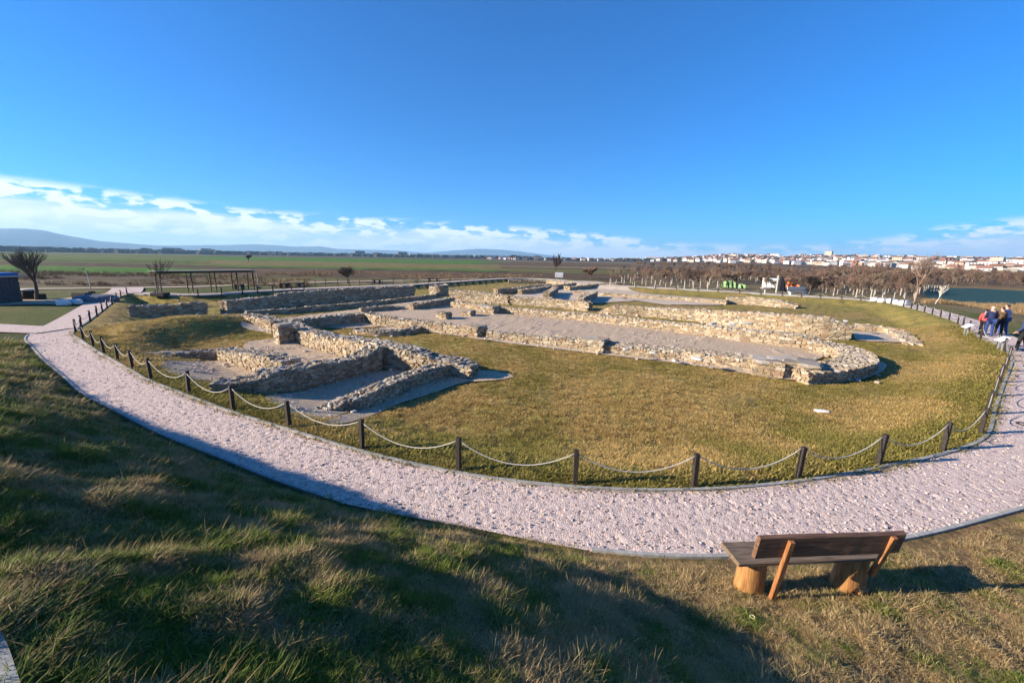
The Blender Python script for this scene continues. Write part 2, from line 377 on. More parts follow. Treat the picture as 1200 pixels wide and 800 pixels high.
# ---------------------------------------------------------------- terrain
def ground_colour(X, Y):
    n = fbm(X*.9, Y*.9, 21, 4); nb = fbm(X*.22, Y*.22, 31, 4); nf = fbm(X*3.1, Y*3.1, 41, 3)
    c = np.zeros(X.shape+(3,))
    def L(a, b, w): return np.array(a)*(1-w[..., None])+np.array(b)*w[..., None]
    di = np.full(X.shape, -99.); near = (np.abs(X) < 60) & (Y < 111) & (Y > -12)
    di[near] = gdist(X[near], Y[near], GRID_IN); do = np.full(X.shape, 60.); do[near] = -gdist(X[near], Y[near], GRID_OUT)
    # lawn inside the loop
    lawn = L((.33, .23, .085), (.28, .225, .065), sm(nb+.25*(n-.5), .38, .62))
    lawn = lawn*(1-.55*sm(n*.5+nf*.5, .60, .72)[..., None])+np.array((.10, .075, .04))*.55*sm(n*.5+nf*.5, .60, .72)[..., None]
    # mound
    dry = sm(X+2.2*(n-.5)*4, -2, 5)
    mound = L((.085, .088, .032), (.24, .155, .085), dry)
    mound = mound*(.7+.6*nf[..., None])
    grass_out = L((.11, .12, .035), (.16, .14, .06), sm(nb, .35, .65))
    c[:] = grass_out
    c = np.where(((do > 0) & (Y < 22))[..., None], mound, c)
    Yw = Y*(1+.06*(fbm(X/60., Y/400., 51, 3)-.5)) + X*.02
    rr = X/np.maximum(Y, 1.)
    G = (.08, .18, .028); G2 = (.12, .17, .04); BR = (.11, .08, .052); TN = (.22, .165, .10); OL = (.14, .135, .045); DK = (.03, .028, .018); RB = (.135, .088, .056)
    A = [(44.5, TN), (49, BR), (53, TN), (60, BR), (62, (.16, .12, .08)), (70, BR), (73, DK), (78, G), (104, G), (108, (.13, .10, .05)), (112, BR), (140, BR), (146, OL), (163, G2), (172, DK), (182, OL), (230, G), (240, (.15, .14, .07)), (300, G2), (420, OL), (430, (.12, .09, .05)), (560, G2), (1000, BR), (1e5, (.06, .06, .05))]
    B = [(58, grass_out.mean((0, 1)) if X.ndim == 2 else OL), (60, TN), (72, OL), (76, BR), (82, RB), (112, RB), (119, BR), (124, DK), (128, G), (150, OL), (152, (.20, .165, .06)), (236, (.20, .165, .075)), (250, OL), (280, G), (520, G), (560, DK), (600, OL), (800, BR), (1e5, (.06, .06, .05))]
    Cc = [(80, (.13, .10, .045)), (88, BR), (92, RB), (118, RB), (124, OL), (165, (.17, .145, .06)), (175, DK), (190, TN), (225, TN), (240, DK), (255, RB), (340, (.17, .12, .075)), (370, DK), (460, TN), (700, BR), (1000, (.13, .09, .07)), (1e5, (.07, .06, .05))]
    D_ = [(60, (.21, .16, .085)), (75, (.20, .15, .085)), (110, (.19, .13, .07)), (150, RB), (200, (.15, .10, .06)), (260, BR), (330, (.19, .14, .085)), (400, (.14, .09, .06)), (1e5, (.11, .085, .06))]
    def band(tb):
        ys = [q[0] for q in tb]; return np.stack([np.interp(Yw, ys, [q[1][i] for q in tb]) for i in range(3)], -1)
    rw = rr + .05*(fbm(Y/30., X/200., 61, 2)-.5) + .03*np.sin(np.floor(np.log(np.maximum(Yw, 1))*9)*2.3)
    f = np.where((rw < -.75)[..., None], band(A), np.where((rw < -.05)[..., None], band(B), np.where((rw < .32)[..., None], band(Cc), band(D_))))
    f = f*(.72+.56*fbm(X/3., Y/3., 71, 4)[..., None])*(.8+.4*fbm(X/40., Y/8., 81, 3)[..., None])
    far = (do > 2.2) & (Y > np.where(rr < -.75, 45, np.where(rr < -.05, 52, 30))) & ((Y > 47) | (rr > .3))
    side = (do > 2.2) & (rr > .45) & (Y > 22) & (X > 30)
    c = np.where(far[..., None], f, c)
    sc = L((.15, .11, .055), (.14, .125, .045), sm(n, .4, .6))*(.8+.4*nf[..., None])
    c = np.where((side & ~far)[..., None], sc, c)
    c = np.where((di > 0)[..., None], lawn, c)
    return c
NR, NA = 470, 760
rad = np.r_[0.35*np.exp(np.linspace(0, math.log(16000/.35), NR))]
ang = np.r_[np.linspace(-math.radians(66), math.radians(66), NA), np.linspace(math.radians(68), math.radians(292), 90)]
AA, RR = np.meshgrid(ang, rad); GX, GY = RR*np.sin(AA), RR*np.cos(AA)
GZ = T(GX, GY); na = len(ang)
gc = ground_colour(GX, GY)*.88
idx = np.arange(NR*na).reshape(NR, na); nx = np.roll(idx, -1, 1)
FQ = np.stack([idx[:-1], idx[1:], nx[1:], nx[:-1]], -1).reshape(-1, 4)[:, ::-1]
V = np.stack([GX, GY, GZ], -1).reshape(-1, 3)
cv_ = np.array([[0, 0, T1(0, 0)]]); V = np.vstack([V, cv_])
FQ3 = np.stack([idx[0], nx[0], np.full(na, NR*na), np.full(na, NR*na)], -1)
Fall = [tuple(f[:3]) for f in FQ3]
g_me = fmesh('ground', V, FQ, m_ground, np.vstack([gc.reshape(-1, 3), gc.reshape(-1, 3)[:1]]), smooth=True)
g_o = link('ground', g_me); g_o['kind'] = 'structure'

# ---------------------------------------------------------------- draped strips and patches
def strip(name, A, B, nacross, mat, lift=.025, rough_fn=None, smooth=True):
    n = len(A); q = np.linspace(0, 1, nacross)[None, :, None]
    P = A[:, None]*(1-q)+B[:, None]*q; X, Y = P[..., 0], P[..., 1]
    Z = T(X, Y, False)+lift
    if rough_fn is not None: Z = Z+rough_fn(X, Y)
    i = np.arange(n*nacross).reshape(n, nacross)
    Q = np.stack([i[:-1, :-1], i[1:, :-1], i[1:, 1:], i[:-1, 1:]], -1).reshape(-1, 4)
    # orient up
    a, b, c = [np.array([X.ravel()[k], Y.ravel()[k]]) for k in Q[0][:3]]
    if np.cross(b-a, c-a) < 0: Q = Q[:, ::-1]
    o = link(name, fmesh(name, np.stack([X, Y, Z], -1).reshape(-1, 3), Q, mat, smooth=smooth)); o['kind'] = 'structure'; return o
def pits(X, Y):
    a = fbm(X*11, Y*11, 77, 2); b = fbm(X*34, Y*34, 78, 2)
    c = fbm(X*21, Y*21, 80, 2); return -.020*sm(c, .67, .74)+(b-.5)*.0055+(a-.5)*.003-.004
# near part of loop fine, far part coarse
li = np.vstack([loop_in, loop_in[:1]]); lo = np.vstack([loop_out, loop_out[:1]])
nearm = (li[:, 1] < 21) & (li[:, 0] > -24) & (li[:, 0] < 26)
ids = np.where(nearm)[0]; i0, i1 = ids[0], ids[-1]
def dens(A, k):
    s = np.arange(len(A)); q = np.linspace(0, len(A)-1, (len(A)-1)*k+1); return np.c_[np.interp(q, s, A[:, 0]), np.interp(q, s, A[:, 1])]
strip('gravel_path', dens(li[i0:i1+1], 14), dens(lo[i0:i1+1], 14), 44, m_gravel, .02, pits)
farA = np.vstack([li[i1:], li[1:i0+1]]); farB = np.vstack([lo[i1:], lo[1:i0+1]])
strip('gravel_path', farA, farB, 6, m_gravel, .045)
def kerb(name, C, n, w, hgt, closed_gap=1.0):
    """concrete edging in lengths with joints"""
    C = resample(C, .25); d, nn = normals(C); mb = MB(); k = 0
    sgn = n
    while k < len(C)-1:
        e = min(k+4, len(C)-1); V = []; m = e-k+1
        for j in range(k, e+1):
            off = .006 if j == k else -.006 if j == e else 0
            p = C[j]+d[j]*off
            z = T1(p[0], p[1])+hgt
            for s_, zz in ((0, z-.12), (0, z), (1, z), (1, z-.12)):
                V.append((p[0]+nn[j][0]*sgn*w*s_, p[1]+nn[j][1]*sgn*w*s_, zz))
        Fs = [(4*j+a, 4*j+4+a, 4*j+4+(a+1) % 4, 4*j+(a+1) % 4) for j in range(m-1) for a in range(4)]
        Fs += [(0, 1, 2, 3), (4*m-1, 4*m-2, 4*m-3, 4*m-4)]
        mb.add(V, Fs); k = e
    o = mb.obj(name, m_kerb); o['kind'] = 'structure'; return o
kerb('path_kerb', loop_in[:], 1, .07, .042)
# outer kerb leaves a mouth for the side path on the left
lo_r = loop_out.copy()
cut = (lo_r[:, 0] < -23.5) & (lo_r[:, 1] > 18) & (lo_r[:, 1] < 23)
st = np.where(cut)[0]
lo_o = np.vstack([lo_r[st[-1]+1:], lo_r[:st[0]]]) if len(st) else lo_r
kk_ = (lo_o[:, 0] > -3.2) & (lo_o[:, 0] < 1.6) & (lo_o[:, 1] < 8); ik = np.where(kk_)[0]
kerb('path_kerb', lo_o[:ik[0]+1], 1, .06, .036); kerb('path_kerb', lo_o[ik[-1]:], 1, .06, .036)
def pathline(name, P, w, mat, lift, step=.8, na_=5):
    C = resample(catmull(P, 6), step); d, n = normals(C); return strip(name, C-n*w/2, C+n*w/2, na_, mat, lift)
pathline('side_path', [(-23.2, 20.3), (-25.5, 20.5), (-30, 21.2), (-42, 23)], 1.8, m_gravel, .05)
pathline('back_path', [gp(*p) for p in ((-80, 341), (0, 339.3), (100, 338.3), (170, 337.3), (230, 336.5), (300, 333.5), (400, 330.5), (500, 328.5), (560, 326.5))], 1.7, m_slab, .07, 2.)
pathline('link_path', [(-37.8, 39.3), (-40, 42), (-43.5, 46)], 2.6, m_gravel, .08)
def patch(name, pxs, mat, z=None, lift=.03, step=.5, curve=True):
    P = [at(*p)[:2] if z is None else gp(p[0], p[1], z)[:2] for p in pxs]
    P = resample(catmull(P, 5, True) if curve else np.array(P), .5, True)
    x0, y0 = P.min(0)-.1; x1, y1 = P.max(0)+.1
    st = max(.35, (x1-x0)/90)
    xs, ys = np.arange(x0, x1, st), np.arange(y0, y1, st); X, Y = np.meshgrid(xs, ys)
    import bmesh
    bm = bmesh.new(); vs = [bm.verts.new((p[0], p[1], 0)) for p in P]
    try: bm.faces.new(vs)
    except Exception: bm.free(); return
    bmesh.ops.triangulate(bm, faces=bm.faces[:])
    for _ in range(5):
        es = [e for e in bm.edges if e.calc_length() > max(.9, .03*float(np.hypot(*P.mean(0))))]
        if not es: break
        bmesh.ops.subdivide_edges(bm, edges=es, cuts=1); bmesh.ops.triangulate(bm, faces=bm.faces[:])
    bm.verts.ensure_lookup_table()
    xy = np.array([v.co[:2] for v in bm.verts]); zz = T(xy[:, 0], xy[:, 1], True)
    zb = T(xy[:, 0], xy[:, 1], False)
    for v, a, b in zip(bm.verts, zz, zb): v.co.z = max(a, b)+lift
    bmesh.ops.recalc_face_normals(bm, faces=bm.faces[:])
    if bm.faces[:] and sum(f.normal.z for f in bm.faces) < 0: bmesh.ops.reverse_faces(bm, faces=bm.faces[:])
    me = bpy.data.meshes.new(name); bm.to_mesh(me); bm.free(); me.materials.append(mat)
    o = link(name, me); o['kind'] = 'structure'; return o
patch('room_floor', [(265, 423), (306, 440), (262, 450), (205, 440), (190, 424)], m_floor, lift=.03)
patch('room_floor', [(296, 400), (330, 398), (349, 404), (404, 421), (432, 430), (400, 440), (340, 436), (300, 424), (285, 408)], m_floor, lift=.034)
patch('room_floor', [(310, 466), (337, 462), (433, 438), (484, 434), (486, 446), (440, 466), (380, 492), (345, 488)], m_floor, lift=.03)
patch('room_floor', [(378, 496), (440, 474), (536, 438), (585, 436), (602, 443), (570, 447), (543, 449), (509, 461), (470, 473), (440, 486), (405, 497)], m_floor, lift=.034)
patch('room_floor', [(300, 374), (410, 364), (516, 349), (545, 352), (530, 362), (480, 372), (440, 384), (400, 386), (330, 380)], m_floor, lift=.05, curve=False)
patch('nave_floor', [(440, 382), (470, 366), (530, 354), (585, 366), (675, 375), (750, 384), (800, 391), (880, 402), (930, 408), (975, 412), (960, 422), (900, 436), (800, 421), (700, 408), (566, 394)], m_floor, lift=.06, curve=False)
patch('foundation_strip', [(440, 386), (500, 389), (566, 399), (705, 416), (800, 427), (909, 444), (960, 449), (1005, 447), (1034, 437), (1040, 428), (1030, 424), (980, 438), (900, 438), (800, 420), (700, 408), (560, 391), (470, 383)], m_slab, lift=.045, curve=False)
patch('foundation_strip', [(283, 377), (330, 384), (349, 404), (332, 404), (320, 392), (282, 383)], m_slab, lift=.05, curve=False)
patch('room_floor', [(998, 388), (1042, 391), (1058, 402), (1003, 400)], m_slab, lift=.05, curve=False)
patch('room_floor', [(560, 352), (640, 341), (690, 340), (760, 352), (700, 356), (640, 352), (590, 357)], m_slab, lift=.07, curve=False)
patch('room_floor', [(640, 331), (700, 330), (760, 345), (850, 352), (845, 358), (780, 358), (700, 346), (640, 340)], m_slab, lift=.07, curve=False)
patch('paved_yard', [(-60, 353), (60, 351), (100, 348), (148, 341), (150, 345), (128, 352), (95, 357.5), (40, 357), (-60, 361)], m_floor, lift=.06, curve=False)

# ---------------------------------------------------------------- rubble walls
def stone_shapes(k, seed):
    r = np.random.default_rng(seed); shapes = []
    g = [(x, y, z) for x in (-1, 0, 1) for y in (-1, 0, 1) for z in (-1, 0, 1) if (x, y, z) != (0, 0, 0)]
    ix = {p: i for i, p in enumerate(g)}; Q = []
    for ax in range(3):
        for s in (-1, 1):
            for a in (-1, 0):
                for b in (-1, 0):
                    def P(u, v): p = [0, 0, 0]; p[ax] = s; p[(ax+1) % 3] = u; p[(ax+2) % 3] = v; return ix[tuple(p)]
                    f = [P(a, b), P(a+1, b), P(a+1, b+1), P(a, b+1)]; Q.append(f if s > 0 else f[::-1])
    g = np.array(g, float)
    for _ in range(k):
        v = g/np.linalg.norm(g, axis=1)[:, None]*.20+g*.76
        v += r.normal(0, .115, v.shape); v *= r.uniform(.85, 1.12, 3); shapes.append(v)
    return np.array(shapes), np.array(Q)
SH, SQ = stone_shapes(24, 5)
BX = np.array([(a, b, c) for c in (-1, 1) for a, b in ((-1, -1), (1, -1), (1, 1), (-1, 1))], float)*.84
BQ = np.array([(3, 2, 1, 0), (4, 5, 6, 7), (0, 1, 5, 4), (1, 2, 6, 5), (2, 3, 7, 6), (3, 0, 4, 7)])
def stones_mesh(name, C, Tn, Nn, size, mat, low=False):
    C, Tn, Nn, size = map(np.asarray, (C, Tn, Nn, size)); n = len(C)
    if low: base = BX[None]+rng.normal(0, .16 if n and np.max(size) < 5 else .03, (n, 8, 3)); Q = BQ
    else: base = SH[rng.integers(0, len(SH), n)]; Q = SQ
    fl = rng.choice([-1, 1], (n, 1, 1)); base = base*np.array([1., 1., 1.])
    v = base*size[:, None, :]*.5
    jt = .16 if n and np.max(size) < 5 else .001
    th = rng.normal(0, jt, n); c, s = np.cos(th)[:, None], np.sin(th)[:, None]
    x, z = v[..., 0]*c-v[..., 2]*s, v[..., 0]*s+v[..., 2]*c
    th = rng.normal(0, jt*.75, n); c, s = np.cos(th)[:, None], np.sin(th)[:, None]
    y, z = v[..., 1]*c-z*s, v[..., 1]*s+z*c
    P = C[:, None, :].copy()*np.ones((1, v.shape[1], 1))
    P[..., 0] += x*Tn[:, None, 0]+y*Nn[:, None, 0]; P[..., 1] += x*Tn[:, None, 1]+y*Nn[:, None, 1]; P[..., 2] += z
    k = v.shape[1]
    FF = (Q[None]+(np.arange(n)*k)[:, None, None]).reshape(-1, 4)
    return fmesh(name, P.reshape(-1, 3), FF, mat)
m_cap_far = stonemat('tan_cap_stone', [(0, (.43, .35, .26)), (.2, (.52, .44, .34)), (.4, (.34, .27, .19)), (.6, (.46, .38, .28)), (.8, (.58, .51, .42)), (.93, (.27, .21, .15))])
STONE_ME = [fmesh('stone', s*.5, SQ, m_cap) for s in SH[:12]]
WALLS = []
def front_pt(v):
    px, py, mode, h = v[:4]; zb = v[4] if len(v) > 4 else -.5
    p = gp(px, py, zb if mode == 'b' else zb+h); return p[0], p[1], h, zb
def wall(label, verts, thick, side=1, indiv=0, name='stone_wall', cat='ruined wall', curve=False, end_stones=True, jag=.10, capmat=None, facemat=None, group='ruined rubble walls of the excavation'):
    P = np.array([front_pt(v) for v in verts])
    if curve:
        q = np.arange(len(P)); C2 = catmull(P[:, :2], 6); hh = np.interp(np.linspace(0, len(P)-1, len(C2)), q, P[:, 2]); zb = np.interp(np.linspace(0, len(P)-1, len(C2)), q, P[:, 3])
    else: C2, hh, zb = P[:, :2], P[:, 2], P[:, 3]
    L = np.r_[0, np.cumsum(np.hypot(*np.diff(C2, axis=0).T))]
    n = max(3, int(L[-1]/.4)+1); s = np.linspace(0, L[-1], n)
    C = np.c_[np.interp(s, L, C2[:, 0]), np.interp(s, L, C2[:, 1])]; hs = np.interp(s, L, hh); zs = np.interp(s, L, zb)
    d, nn = normals(C); nn = nn*side                       # points to the far (back) side
    # soften normal jumps
    jagv = (fbm(s*1.3+verts[0][0], s*0+verts[0][1], 91, 3)-.5)*2*jag*np.clip(hs, 0.2, 1)
    hs = np.clip(hs+jagv, .08, None)
    o0 = C[0]; root = thing(name, label, cat, (o0[0], o0[1], zs[0]), 0, group); off = np.array([o0[0], o0[1], zs[0]])
    # mortar core
    ins = .035
    tops = zs+hs-.045; V = []
    for i in range(n):
        a = C[i]+nn[i]*ins; b = C[i]+nn[i]*(thick-ins); e = d[i]*(ins if i == 0 else -ins if i == n-1 else 0)
        zz = zs[i]-.35
        V += [(a[0]+e[0], a[1]+e[1], zz), (a[0]+e[0], a[1]+e[1], tops[i]), (b[0]+e[0], b[1]+e[1], tops[i]-.01), (b[0]+e[0], b[1]+e[1], zz)]
    Fs = [(4*i+a, 4*i+4+a, 4*i+4+(a+1) % 4, 4*i+(a+1) % 4) for i in range(n-1) for a in range(4)]+[(0, 1, 2, 3), (4*n-1, 4*n-2, 4*n-3, 4*n-4)]
    if side < 0: Fs = [f[::-1] for f in Fs]
    link('mortar_core', fmesh('mortar_core', np.array(V)-off, Fs, m_mortar), root)
    D = float(np.hypot(*C.mean(0))); capmat = capmat or (m_cap if D < 19 or C[:, 0].mean() < -8 else m_cap_far); sz = float(np.clip(.05+.0055*D, .12, .36)); low = D > 21
    c_, t_, n_, s_ = [], [], [], []
    def at_s(q):
        return (np.interp(q, s, C[:, 0]), np.interp(q, s, C[:, 1]), np.interp(q, s, hs), np.interp(q, s, zs), np.interp(q, s, d[:, 0]), np.interp(q, s, d[:, 1]), np.interp(q, s, nn[:, 0]), np.interp(q, s, nn[:, 1]))
    Ltot = L[-1]
    for which in (0, 1):
        z = -.05
        while True:
            rh = sz*R.uniform(.42, .72)
            if z > hs.max(): break
            q = R.uniform(-.1, .1)
            while q < Ltot:
                w = sz*R.uniform(.6, 1.9); qc = min(q+w/2, Ltot)
                x, y, hq, zq, dx, dy, nx_, ny_ = at_s(qc)
                if z+rh*.55 < hq:
                    k = .078 if which == 0 else thick-.078; k += R.uniform(-.02, .02)
                    c_.append((x+nx_*k, y+ny_*k, zq+z+rh/2+R.uniform(-.012, .012))); t_.append((dx, dy)); n_.append((nx_, ny_)); s_.append((w*1.02, R.uniform(.13, .2), rh*1.06))
                q += w
            z += rh
    if end_stones:
        for e, ii in ((0, 0), (1, n-1)):
            z = 0
            while z < hs[ii]-.03:
                rh = sz*R.uniform(.5, .75); q = 0
                while q < thick-.02:
                    w = sz*R.uniform(.7, 1.4); qc = min(q+w/2, thick-.06)
                    p = C[ii]+nn[ii]*qc+d[ii]*(.035 if e == 0 else -.035)
                    c_.append((p[0], p[1], zs[ii]+z+rh/2)); t_.append(nn[ii]); n_.append(-d[ii] if e == 0 else d[ii]); s_.append((w, .16, rh*1.02)); q += w
                z += rh
    f = link('face_stones', stones_mesh('face_stones', np.array(c_)-off, t_, n_, s_, facemat or m_face, low), root); f['kind'] = 'stuff'
    # capping stones
    c_, t_, n_, s_ = [], [], [], []
    q = 0
    while q < Ltot:
        w = sz*R.uniform(.75, 1.35); j = 0
        x, y, hq, zq, dx, dy, nx_, ny_ = at_s(min(q+w/2, Ltot))
        while j < thick-.03:
            ww = sz*R.uniform(.6, 1.3); k = min(j+ww/2, thick-.05)
            hh_ = R.uniform(.06, .13)*(.7+sz)
            c_.append((x+nx_*k+dx*R.uniform(-.04, .04), y+ny_*k+dy*R.uniform(-.04, .04), zq+hq-.05+(R.uniform(-.035, .06) if D < 17 else R.uniform(-.02, .03)))); a = R.uniform(-.5, .5)
            tx, ty = dx*math.cos(a)-dy*math.sin(a), dx*math.sin(a)+dy*math.cos(a)
            t_.append((tx, ty)); n_.append((-ty, tx)); s_.append((w*1.06, ww*1.06, hh_)); j += ww
        q += w
    c_ = np.array(c_)-off; t_ = np.array(t_); n_ = np.array(n_); s_ = np.array(s_)
    pick = np.zeros(len(c_), bool)
    if indiv:
        dist = np.hypot(c_[:, 0]+off[0], c_[:, 1]+off[1]); pick[np.argsort(dist)[:indiv]] = True
        for i in np.where(pick)[0]:
            ob = link('stone', R.choice(STONE_ME), root, c_[i], (R.gauss(0, .12), R.gauss(0, .12), math.atan2(t_[i][1], t_[i][0])), tuple(s_[i]*[1, 1, 1.15]))
    if (~pick).any():
        f = link('cap_stones', stones_mesh('cap_stones', c_[~pick], t_[~pick], n_[~pick], s_[~pick], capmat or m_cap, low), root); f['kind'] = 'stuff'
    WALLS.append((C, nn, thick)); return root
wall('low dark rubble wall running out of the grass bank, nearest the left loop of the path', [(150, 359, 't', .35, .1), (200, 357, 't', .85, -.4), (240, 354.5, 't', 1.05, -.6)], .6)
wall('long tall rubble wall in shadow at the back left with a stepped top', [(268, 370, 'b', 1.1), (327, 361, 'b', 1.0), (331, 360.5, 'b', 1.18), (350, 359, 'b', 1.3), (407, 354.5, 'b', 1.3), (486, 347.5, 'b', 1.25)], .65)
wall('long low straight rubble wall just in front of the tall shaded wall', [(290, 372, 'b', .42), (330, 369, 'b', .42), (410, 361.5, 'b', .42), (512, 349.5, 'b', .42)], .45)
wall('dark inner rubble wall behind the square room left of the crescent wall', [(318, 378, 't', .7, -.5), (345, 375, 't', .7), (425, 366.5, 't', .7)], .6)
wall('low broken rubble stub in shadow between the two corridor floors', [(424, 366.5, 'b', .35), (448, 365, 'b', .42), (474, 363, 'b', .3)], .6)
wall('dark rubble stub with a sloping top beside the nave entrance', [(485, 364, 'b', .45), (508, 361, 'b', .65), (532, 356, 'b', .6)], .6)
wall('long rubble wall crossing the left rooms with sunlit face and pale capping', [(284, 380, 'b', .62), (330, 389, 'b', .66), (349, 403, 'b', .72), (404, 420, 'b', .85), (440, 430, 'b', .95), (483, 437, 'b', .85), (520, 441, 'b', .62), (548, 445, 'b', .5)], .8, 1, 200, jag=.16)
wall('thick rubble wall with dark shaded face in the front left rooms', [(247, 452, 't', .5, -.3), (302, 444, 't', .8), (337, 463, 'b', .9), (400, 447, 'b', .68), (433, 438, 'b', .78), (448, 433.5, 'b', .95)], .75, 1, 160, jag=.2)
wall('short sunlit rubble wall of the front left room facing the rope fence', [(256, 424, 'b', .5), (280, 431, 'b', .62), (305, 439.5, 'b', .75), (330, 447, 'b', .78)], .75, 1, 110)
wall('low rubble wall half buried in the bank behind the front left room', [(165, 424, 'b', .35), (205, 424, 'b', .42), (252, 422, 'b', .42)], .5)
wall('nearest low rubble wall sloping down toward the rope fence', [(374, 497, 'b', .2), (400, 489, 'b', .38), (440, 477, 'b', .48), (492, 453, 'b', .50), (530, 441.5, 'b', .5)], .55, 1, 170, jag=.1)
wall('low pale footing at the edge of the small sunlit lawn', [(225, 389, 'b', .12), (255, 383, 'b', .16), (284, 379, 'b', .2)], .5)
wall('small crescent shaped low rubble wall left of the nave', [(414, 391.5, 'b', .3), (440, 394, 'b', .3), (468, 393.5, 'b', .3), (490, 390, 'b', .3), (494, 386.5, 'b', .28), (488, 384, 'b', .25)], .5, 1, curve=True)
wall('sunlit rubble wall at the near left corner of the nave', [(427, 378, 'b', .66), (440, 382, 'b', .66), (500, 388, 'b', .55), (545, 394, 'b', .52), (560, 396.5, 'b', .6)], .7)
wall('near nave wall between the first and second buttress', [(570, 397.5, 'b', .42), (630, 404, 'b', .45), (690, 412, 'b', .5), (704, 414, 'b', .5)], .75)
wall('near nave wall between the second buttress and the apse', [(708, 414.5, 'b', .42), (800, 424.5, 'b', .48), (882, 437, 'b', .52), (912, 441, 'b', .52)], 1.15)
wall('far nave wall with even sunlit face curving into the apse', [(528, 360.5, 'b', .5), (585, 367.5, 'b', .5), (675, 376, 'b', .52), (750, 385, 'b', .55), (800, 391.5, 'b', .62), (880, 402.5, 'b', .7), (930, 408.5, 'b', .72), (958, 411, 'b', .62)], .95)
wall('broad rounded apse wall of rubble at the right end of the nave', [(950, 438, 't', .43), (985, 435.5, 't', .43), (1015, 430.5, 't', .43), (1030, 423, 't', .43), (1021, 412.5, 't', .45), (990, 403, 't', .5), (955, 396.5, 't', .58)], 1.35, 1, curve=True, jag=.05)
wall('tall sunlit rubble wall behind the nave at mid left', [(527, 352.5, 'b', 1.1), (562, 354.5, 'b', 1.0), (594, 357, 'b', .85)], .8)
wall('sunlit rubble wall ending in a dark end face behind the nave', [(597, 357, 'b', .8), (630, 359, 'b', .8), (665, 362, 'b', .8), (687, 364.5, 'b', .75)], .8)
wall('long high sunlit rubble wall behind the nave with rounded right end', [(702, 367, 'b', .15), (716, 368.5, 'b', .7), (760, 371.5, 'b', .72), (812, 377, 'b', .9), (880, 387, 'b', 1.15), (938, 395, 'b', 1.3), (970, 398, 'b', 1.25), (994, 399.5, 'b', .9)], 1.0, 1, jag=.06)
wall('narrow pale rubble wall of the small end room at the right', [(1001, 386, 'b', .36), (1036, 389, 'b', .36), (1042, 391, 'b', .2)], .5)
wall('low crumbling rubble edge closing the small end room', [(1040, 391, 'b', .3), (1050, 397, 'b', .2), (1058, 403, 'b', .12)], .8)
wall('low curved rubble wall farthest back near the bench of the right path', [(850, 355.5, 'b', .7), (880, 357.5, 'b', .75), (912, 360, 'b', .7), (932, 361.5, 'b', .3)], 1.2, 1)
wall('low pale rubble wall along the back of the grass behind the nave', [(672, 345, 'b', .42), (750, 350, 'b', .4), (800, 353, 'b', .36), (850, 357, 'b', .3)], 1.2)
wall('left one of two parallel dark walls at the back of the ruins', [(584, 345, 'b', .62), (646, 337.5, 'b', .6)], .6)
wall('right one of two parallel dark walls at the back of the ruins', [(612, 345.5, 'b', .62), (675, 335.5, 'b', .6)], .6)
wall('farthest pale rubble wall under the white sign board', [(596, 332, 'b', .6), (640, 332.5, 'b', .55), (690, 336, 'b', .5)], 1.0)
wall('rough rubble wall climbing to the right end of the far ruins', [(668, 341, 'b', .5), (700, 338, 'b', .7), (730, 335.5, 'b', .6)], 1.0)
wall('rounded hump of rubble with light left side beyond the corridor', [(503, 346.5, 'b', 1.15), (514, 347.5, 'b', 1.25), (524, 347, 'b', 1.0)], 2.2)
wall('short cross wall throwing a dark triangle of shade among the far walls', [(644, 352, 'b', .8), (654, 344, 'b', .8)], .7)
wall('short cross wall beside the open end of the back room', [(684, 358, 'b', .8), (700, 349, 'b', .75)], .7)
def block(label, px, py, w, dpt, h, rz, mat=m_cap, cat='stone block', group='cut stone blocks in the nave', name='stone_block'):
    p = gp(px, py, -.5); root = thing(name, label, cat, (p[0], p[1], -.5), rz, group)
    sz = .2; c_, t_, n_, s_ = [], [], [], []
    z = 0
    while z < h-.02:
        rh = min(.16, h-z+.02)
        for (ax, sgn) in ((0, 1), (0, -1), (1, 1), (1, -1)):
            ln_ = dpt if ax == 0 else w; q = 0
            while q < ln_-.02:
                ww = R.uniform(.16, .32); qq = min(q+ww/2, ln_-.07)-ln_/2
                if ax == 0: c_.append((sgn*(w/2-.06), qq, z+rh/2)); t_.append((0, 1)); n_.append((sgn, 0))
                else: c_.append((qq, sgn*(dpt/2-.06), z+rh/2)); t_.append((1, 0)); n_.append((0, sgn))
                s_.append((ww*1.05, .15, rh*1.06)); q += ww
        z += rh
    mb = MB(); mb.box((0, 0, h/2-.15), (w-.1, dpt-.1, h+.26)); mb.obj('mortar_core', m_mortar, root)
    f = link('face_stones', stones_mesh('face_stones', c_, t_, n_, s_, m_face), root); f['kind'] = 'stuff'
    mb = MB(); nx_ = max(1, int(w/.45)); ny_ = max(1, int(dpt/.45))
    for i in range(nx_):
        for j in range(ny_): link('stone', R.choice(STONE_ME), root, ((i+.5)/nx_*w-w/2, (j+.5)/ny_*dpt-dpt/2, h-.02), (0, 0, R.uniform(-.2, .2)), (w/nx_*1.15, dpt/ny_*1.15, .16))
    return root
dn = math.atan2(15.6-22.5, 10.5+1.65)
block('squared stone pier projecting from the sunlit left wall', 333, 402, .55, .75, .98, -.6, cat='stone pier', name='stone_pier', group='square piers and buttresses of the walls')
for (px, py, lb) in ((556, 394, 'left buttress of the near nave wall with a dark shaded side'), (697, 411.5, 'middle buttress of the near nave wall throwing a triangular shadow'), (897, 438.5, 'right buttress of the near nave wall just before the apse'), (933, 440.5, 'last buttress where the near nave wall meets the apse')):
    block(lb, px, py, 1.0 if px < 900 else 1.2, 1.0 if px < 900 else 1.3, .62, dn, cat='buttress', name='buttress', group='square piers and buttresses of the walls')
block('low white-topped cut block, left of three on the nave floor', 520, 374, .9, .7, .5, dn)
